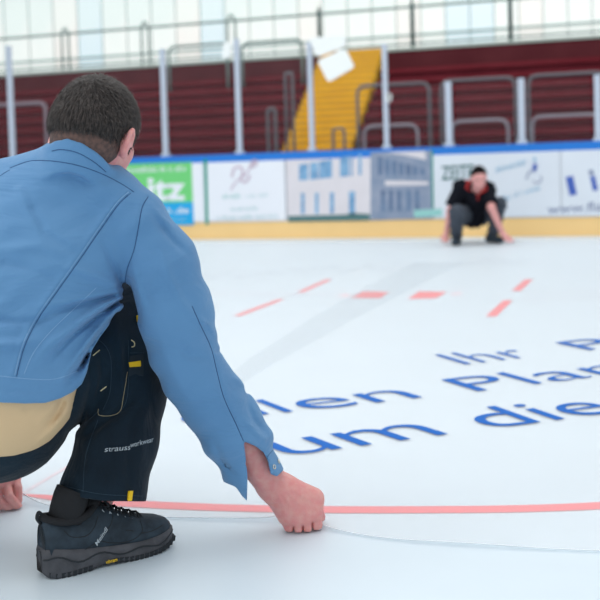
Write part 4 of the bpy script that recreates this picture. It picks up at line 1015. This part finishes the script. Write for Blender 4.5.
for pl in ([(60, 552), (74, 554), (86, 549), (98, 541), (110, 526), (113, 515)], [(98, 540), (112, 543), (130, 541), (142, 532), (140, 520)], [(142, 533), (152, 531), (163, 525)], [(126, 530), (134, 531)], [(64, 531), (72, 537), (86, 536), (94, 528), (98, 516)]):
    q = [hit(TU, x, y, 0.0) for x, y in dense(spline(pl, 6), 1.5)]; q = [p for p in q if p is not None]
    if len(q) > 3: b = MB(); b.tube(q, 0.0010, 6); b.build('seam_line', M['lace'], sr, True)
AL = P(-120, 520, 2.38); A2 = Vector((AL.x, AL.y, 0)); B2 = A2+HD*0.27-HR*0.12
shoe_obj(A2, B2, -1, 'dark blue grey trekking shoe on his left foot, out of the frame')
# socks
b = MB(); b.tube([spR(.055, 0, .095), spR(.063, 0, .12), spR(.070, 0, .138), spR(.076, 0, .150)], 0.04, 20, rr=[.036, .036, .036, .035]); b.build('sock', M['sock'], man, True)
b = MB(); b.tube([A2+Vector((0, 0, .09))+HD*.05-HR*.02, A2+Vector((0, 0, .20))+HD*.05-HR*.02], 0.038, 16); b.build('sock', M['sock'], man, True)
# ================================================================== THE SECOND MAN, FAR OUT ON THE ICE, FACING US
YF = 10.72
far = empty('person', G(478, 244), 'crouching man in black shirt with red collar, facing us far out on the ice', 'person')
hF = P(479, 177, YF-0.22); fF = (-HD*0.93-Vector((0, 0, 1))*0.30+HR*0.05).normalized(); lF = fF.cross(Vector((0, 0, 1))).normalized(); uF = lF.cross(fF).normalized()
RF = np.array([tuple(lF), tuple(fF), tuple(uF)], dtype=np.float32).T
def fh(l, f, u): return hF+lF*l+fF*f+uF*u
pN = P(477.5, 188, YF-0.10); pC = P(475.5, 197, YF+0.0); pB = P(473, 214, YF+0.18)
pSl, pSr = P(460.5, 187, YF-0.04), P(488, 189, YF-0.04)
pEl, pEr = P(450.5, 210, YF-0.05), P(491.5, 208, YF-0.26)
pWl, pWr = P(446.5, 233, YF-0.02), P(502.5, 233, YF-0.24)
pHl, pHr = P(467, 214, YF+0.22), P(480, 213, YF+0.22)
pKl, pKr = P(456.5, 212.5, YF-0.30), P(499, 204.5, YF-0.06)
pAl, pAr = P(456.5, 237, YF-0.10), P(492.5, 237, YF+0.02)
def fhand(Q, w, d1, spread):
    tipz = Vector((0, 0, -1)); d = rc(Q, w, w+(d1*0.5+tipz*0.5).normalized()*0.07, 0.028, 0.034); c = w+(d1*0.5+tipz*0.5).normalized()*0.075
    for i in range(4):
        o = spread*(i-1.5)*0.021; a = c+o; m = a+(d1*0.75-Vector((0, 0, .45))).normalized()*0.032; e = m+(d1*0.5-Vector((0, 0, .3))).normalized()*(0.026, .030, .028, .020)[i]
        e.z = max(e.z, 0.011); m.z = max(m.z, 0.014); d = smin(d, chain(Q, [(a, .0105), (m, .010), (e, .0085)]), .004)
    t = w-spread*0.03+Vector((0, 0, -.02)); t2 = t-spread*0.03+d1*0.03-Vector((0, 0, .03)); t2.z = max(t2.z, 0.012)
    return smin(d, rc(Q, t, t2, .014, .010), .01)
def far_f(Q):
    d = ell(Q, fh(0, 0, 0.01), (0.072, 0.092, 0.090), RF); d = smin(d, ell(Q, fh(0, .03, -.06), (.052, .062, .055), RF), .03)
    d = smin(d, rc(Q, fh(0, .082, -.01), fh(0, .108, -.042), .009, .014), .012)
    for s in (-1, 1):
        d = smax(d, -ell(Q, fh(s*.030, .094, -.004), (.016, .012, .009), RF), .008)
        d = smin(d, ell(Q, fh(s*.076, -.01, -.02), (.010, .018, .030), RF), .006)
    d = smin(d, ell(Q, fh(0, .090, -.072), (.022, .010, .008), RF), .006)
    d = smin(d, rc(Q, fh(0, -.03, -.05), pN, .052, .058), .03)
    t = rc(Q, pSl, pSr, .055, .055); t = smin(t, rc(Q, pC, pB, .11, .12), .07)
    for a, b_, c, k in ((pSl, pEl, pWl, 0), (pSr, pEr, pWr, 1)): t = smin(t, chain(Q, [(a, .050), (b_, .041), (c, .027)], .01), .025)
    for a, b_, c in ((pHl, pKl, pAl), (pHr, pKr, pAr)): t = smin(t, chain(Q, [(a, .09), (b_, .055), (c, .04)], .02), .04)
    d = smin(d, t, .025)
    d = smin(d, fhand(Q, pWl, (-HD*0.8-HR*.2).normalized(), HR), .01); d = smin(d, fhand(Q, pWr, (-HD*0.7+HR*.6).normalized(), -HR), .01)
    return d
allp = [fh(0, 0, .1), pSl, pSr, pEl, pEr, P(445, 246, YF-.15), P(510, 244, YF-.15), pHl, pHr, pKl, pKr, pAl, pAr]
lo, hi = box_of(allp, 0.16)
V, F = nets(far_f, axis(lo[0], hi[0], .0075), axis(lo[1], hi[1], .0085), axis(-0.01, hi[2], .0075)); V[:, 2] = np.maximum(V[:, 2], 0.009)
npobj('body', V, F, M['skin_far'], far)
for s in (-1, 1):
    c = fh(s*.030, .081, -.004); b = MB(); b.tube([c-uF*.010, c-uF*.005, c, c+uF*.005, c+uF*.010], .01, 10, rr=[.001, .008, .010, .008, .001]); b.build('eye', M['dark'], far, True)
def fhair(Q):
    q = (Q-arr(hF))@RF; d = ell(Q, fh(0, -.010, .016), (.081, .102, .098), RF)+.0015*np.sin(q[:, 0]*300)*np.cos(q[:, 1]*260)
    d = smax(d, -(q[:, 2]-(0.045+0.75*np.clip(q[:, 1]-0.05, -0.12, 0.1))), .008)
    return np.maximum(d, -ell(Q, fh(0, -.004, .008), (.066, .086, .084), RF))
lo, hi = box_of([fh(0, 0, 0)], .14); V, F = nets(fhair, axis(lo[0], hi[0], .006), axis(lo[1], hi[1], .006), axis(lo[2], hi[2], .006)); npobj('hair', V, F, M['black_hair'], far)
def fshirt(Q):
    t = rc(Q, pC, pB, .142, .150); t = smin(t, rc(Q, pSl, pSr, .076, .076), .05); t = smin(t, rc(Q, pC, pN, .12, .062), .04)
    for a, b_ in ((pSl, pEl), (pSr, pEr)): t = smin(t, rc(Q, a, a.lerp(b_, .82), .074, .070), .03)
    px, py = proj(Q)
    t = t - .010*np.sin(px*.9+py*.6)*.6
    for a, b_ in ((pSl, pEl), (pSr, pEr)):
        dv = (b_-a).normalized(); m = ((Q-arr(a.lerp(b_, .86)))@arr(dv)); nr = rc(Q, a, b_, .10, .11); t = np.where(nr < 0.03, smax(t, m, .004), t)
    t = np.maximum(t, -rc(Q, pN-Vector((0, 0, .0))+HD*-.02, fh(0, -.0, -.07), .064, .074))
    return t
lo, hi = box_of([pC, pB, pSl, pSr, pEl, pEr, pN], .19); V, F = nets(fshirt, axis(lo[0], hi[0], .008), axis(lo[1], hi[1], .008), axis(lo[2], hi[2], .008))
fs = npobj('polo_shirt', V, F, M['shirt_black'], far); T_fs = bvh(V, F)
fs['label'] = 'black polo shirt with red collar'
for side in (((466, 181), (465, 188), (470, 191), (474, 187), (471, 182)), ((483, 184), (477.5, 193), (480, 194), (487.5, 190), (486, 185))):
    patch(T_fs, side, 'collar', M['red_trim'], fs, 0.006, 0.008)
on_surface(T_fs, [(474, 187), (477.5, 193), (478, 200)], .009, 'placket', M['red_trim'], fs, .0)
def ftrou(Q):
    d = rc(Q, pHl+Vector((0, 0, .0)), pHr, .135, .135); px, py = proj(Q)
    for a, b_, c in ((pHl, pKl, pAl), (pHr, pKr, pAr)): d = smin(d, chain(Q, [(a, .112), (b_, .074), (b_.lerp(c, .45), .064), (c, .062)], .03), .03)
    d = d + .006*np.sin(px*.7-py*.9)
    return np.maximum(d, .085-Q[:, 2])
lo, hi = box_of([pHl, pHr, pKl, pKr, pAl, pAr], .16); V, F = nets(ftrou, axis(lo[0], hi[0], .009), axis(lo[1], hi[1], .009), axis(.05, hi[2], .009)); npobj('trousers', V, F, M['grey_trouser'], far)
for ank, tw in ((pAl, -HR*.25), (pAr, HR*.35)):
    dr = (-HD+tw).normalized(); g = Vector((ank.x, ank.y, 0))
    def fshoe(Q):
        d = rc(Q, g-dr*.07+Vector((0, 0, .045)), g+dr*.15+Vector((0, 0, .038)), .045, .040); d = smin(d, rc(Q, g+Vector((0, 0, .06)), g+Vector((0, 0, .12)), .047, .045), .03)
        return smax(d, .010-Q[:, 2], .004)
    lo, hi = box_of([g-dr*.12, g+dr*.2], .07); V, F = nets(fshoe, axis(lo[0], hi[0], .007), axis(lo[1], hi[1], .007), axis(0, .19, .007)); s_ = npobj('shoe', V, F, M['shoe'], far)
    b = MB(); pts = [g+dr*(.04+.125*math.cos(a))+dr.cross(Vector((0, 0, 1)))*.040*math.sin(a) for a in [2*math.pi*k/20 for k in range(20)]]
    b.add([p+Vector((0, 0, .008)) for p in pts]+[p+Vector((0, 0, .030)) for p in pts], [tuple(range(19, -1, -1)), tuple(range(20, 40))]+[(k, (k+1) % 20, (k+1) % 20+20, k+20) for k in range(20)]); b.build('sole', M['sole'], s_)
# ================================================================== LIGHT
w = bpy.data.worlds.new('hall'); bpy.context.scene.world = w; w.use_nodes = True
bg = w.node_tree.nodes['Background']; bg.inputs['Color'].default_value = (0.945, 0.975, 1.0, 1); bg.inputs['Strength'].default_value = 0.80
def lamp(loc, rot, sx, sy, e, col=(1, 0.99, 0.97)):  # unseen area light, added to brighten the scene
    l = bpy.data.lights.new('overhead_fill', 'AREA'); l.shape = 'RECTANGLE'; l.size = sx; l.size_y = sy; l.energy = e; l.color = col
    o = bpy.data.objects.new('overhead_fill', l); COL.objects.link(o); o.location = loc; o.rotation_euler = rot
    setp(o, 'added area light over the ice, outside the frame', 'lamp', 'added area lights')
    return o
lamp((-2.5, 3.5, 7.0), (42*D2R, 0, 0), 8, 3, 150)  # tilted to add frontal light on the boards
lamp((-2, 12, 8.0), (0, 0, 0), 14, 4, 280)
lamp((-1.8, 1.6, 6.5), (0, 0, 0), 7, 5, 90)
lamp((-6.0, -1.5, 5.5), (14*D2R, -32*D2R, 0), 5, 5, 190)  # extra fill from behind left, added to lift the dark ice
sc = bpy.context.scene
sc.view_settings.view_transform = 'Standard'; sc.view_settings.look = 'None'; sc.view_settings.gamma = 1; sc.view_settings.exposure = 0.0; sc.view_settings.use_curve_mapping = False
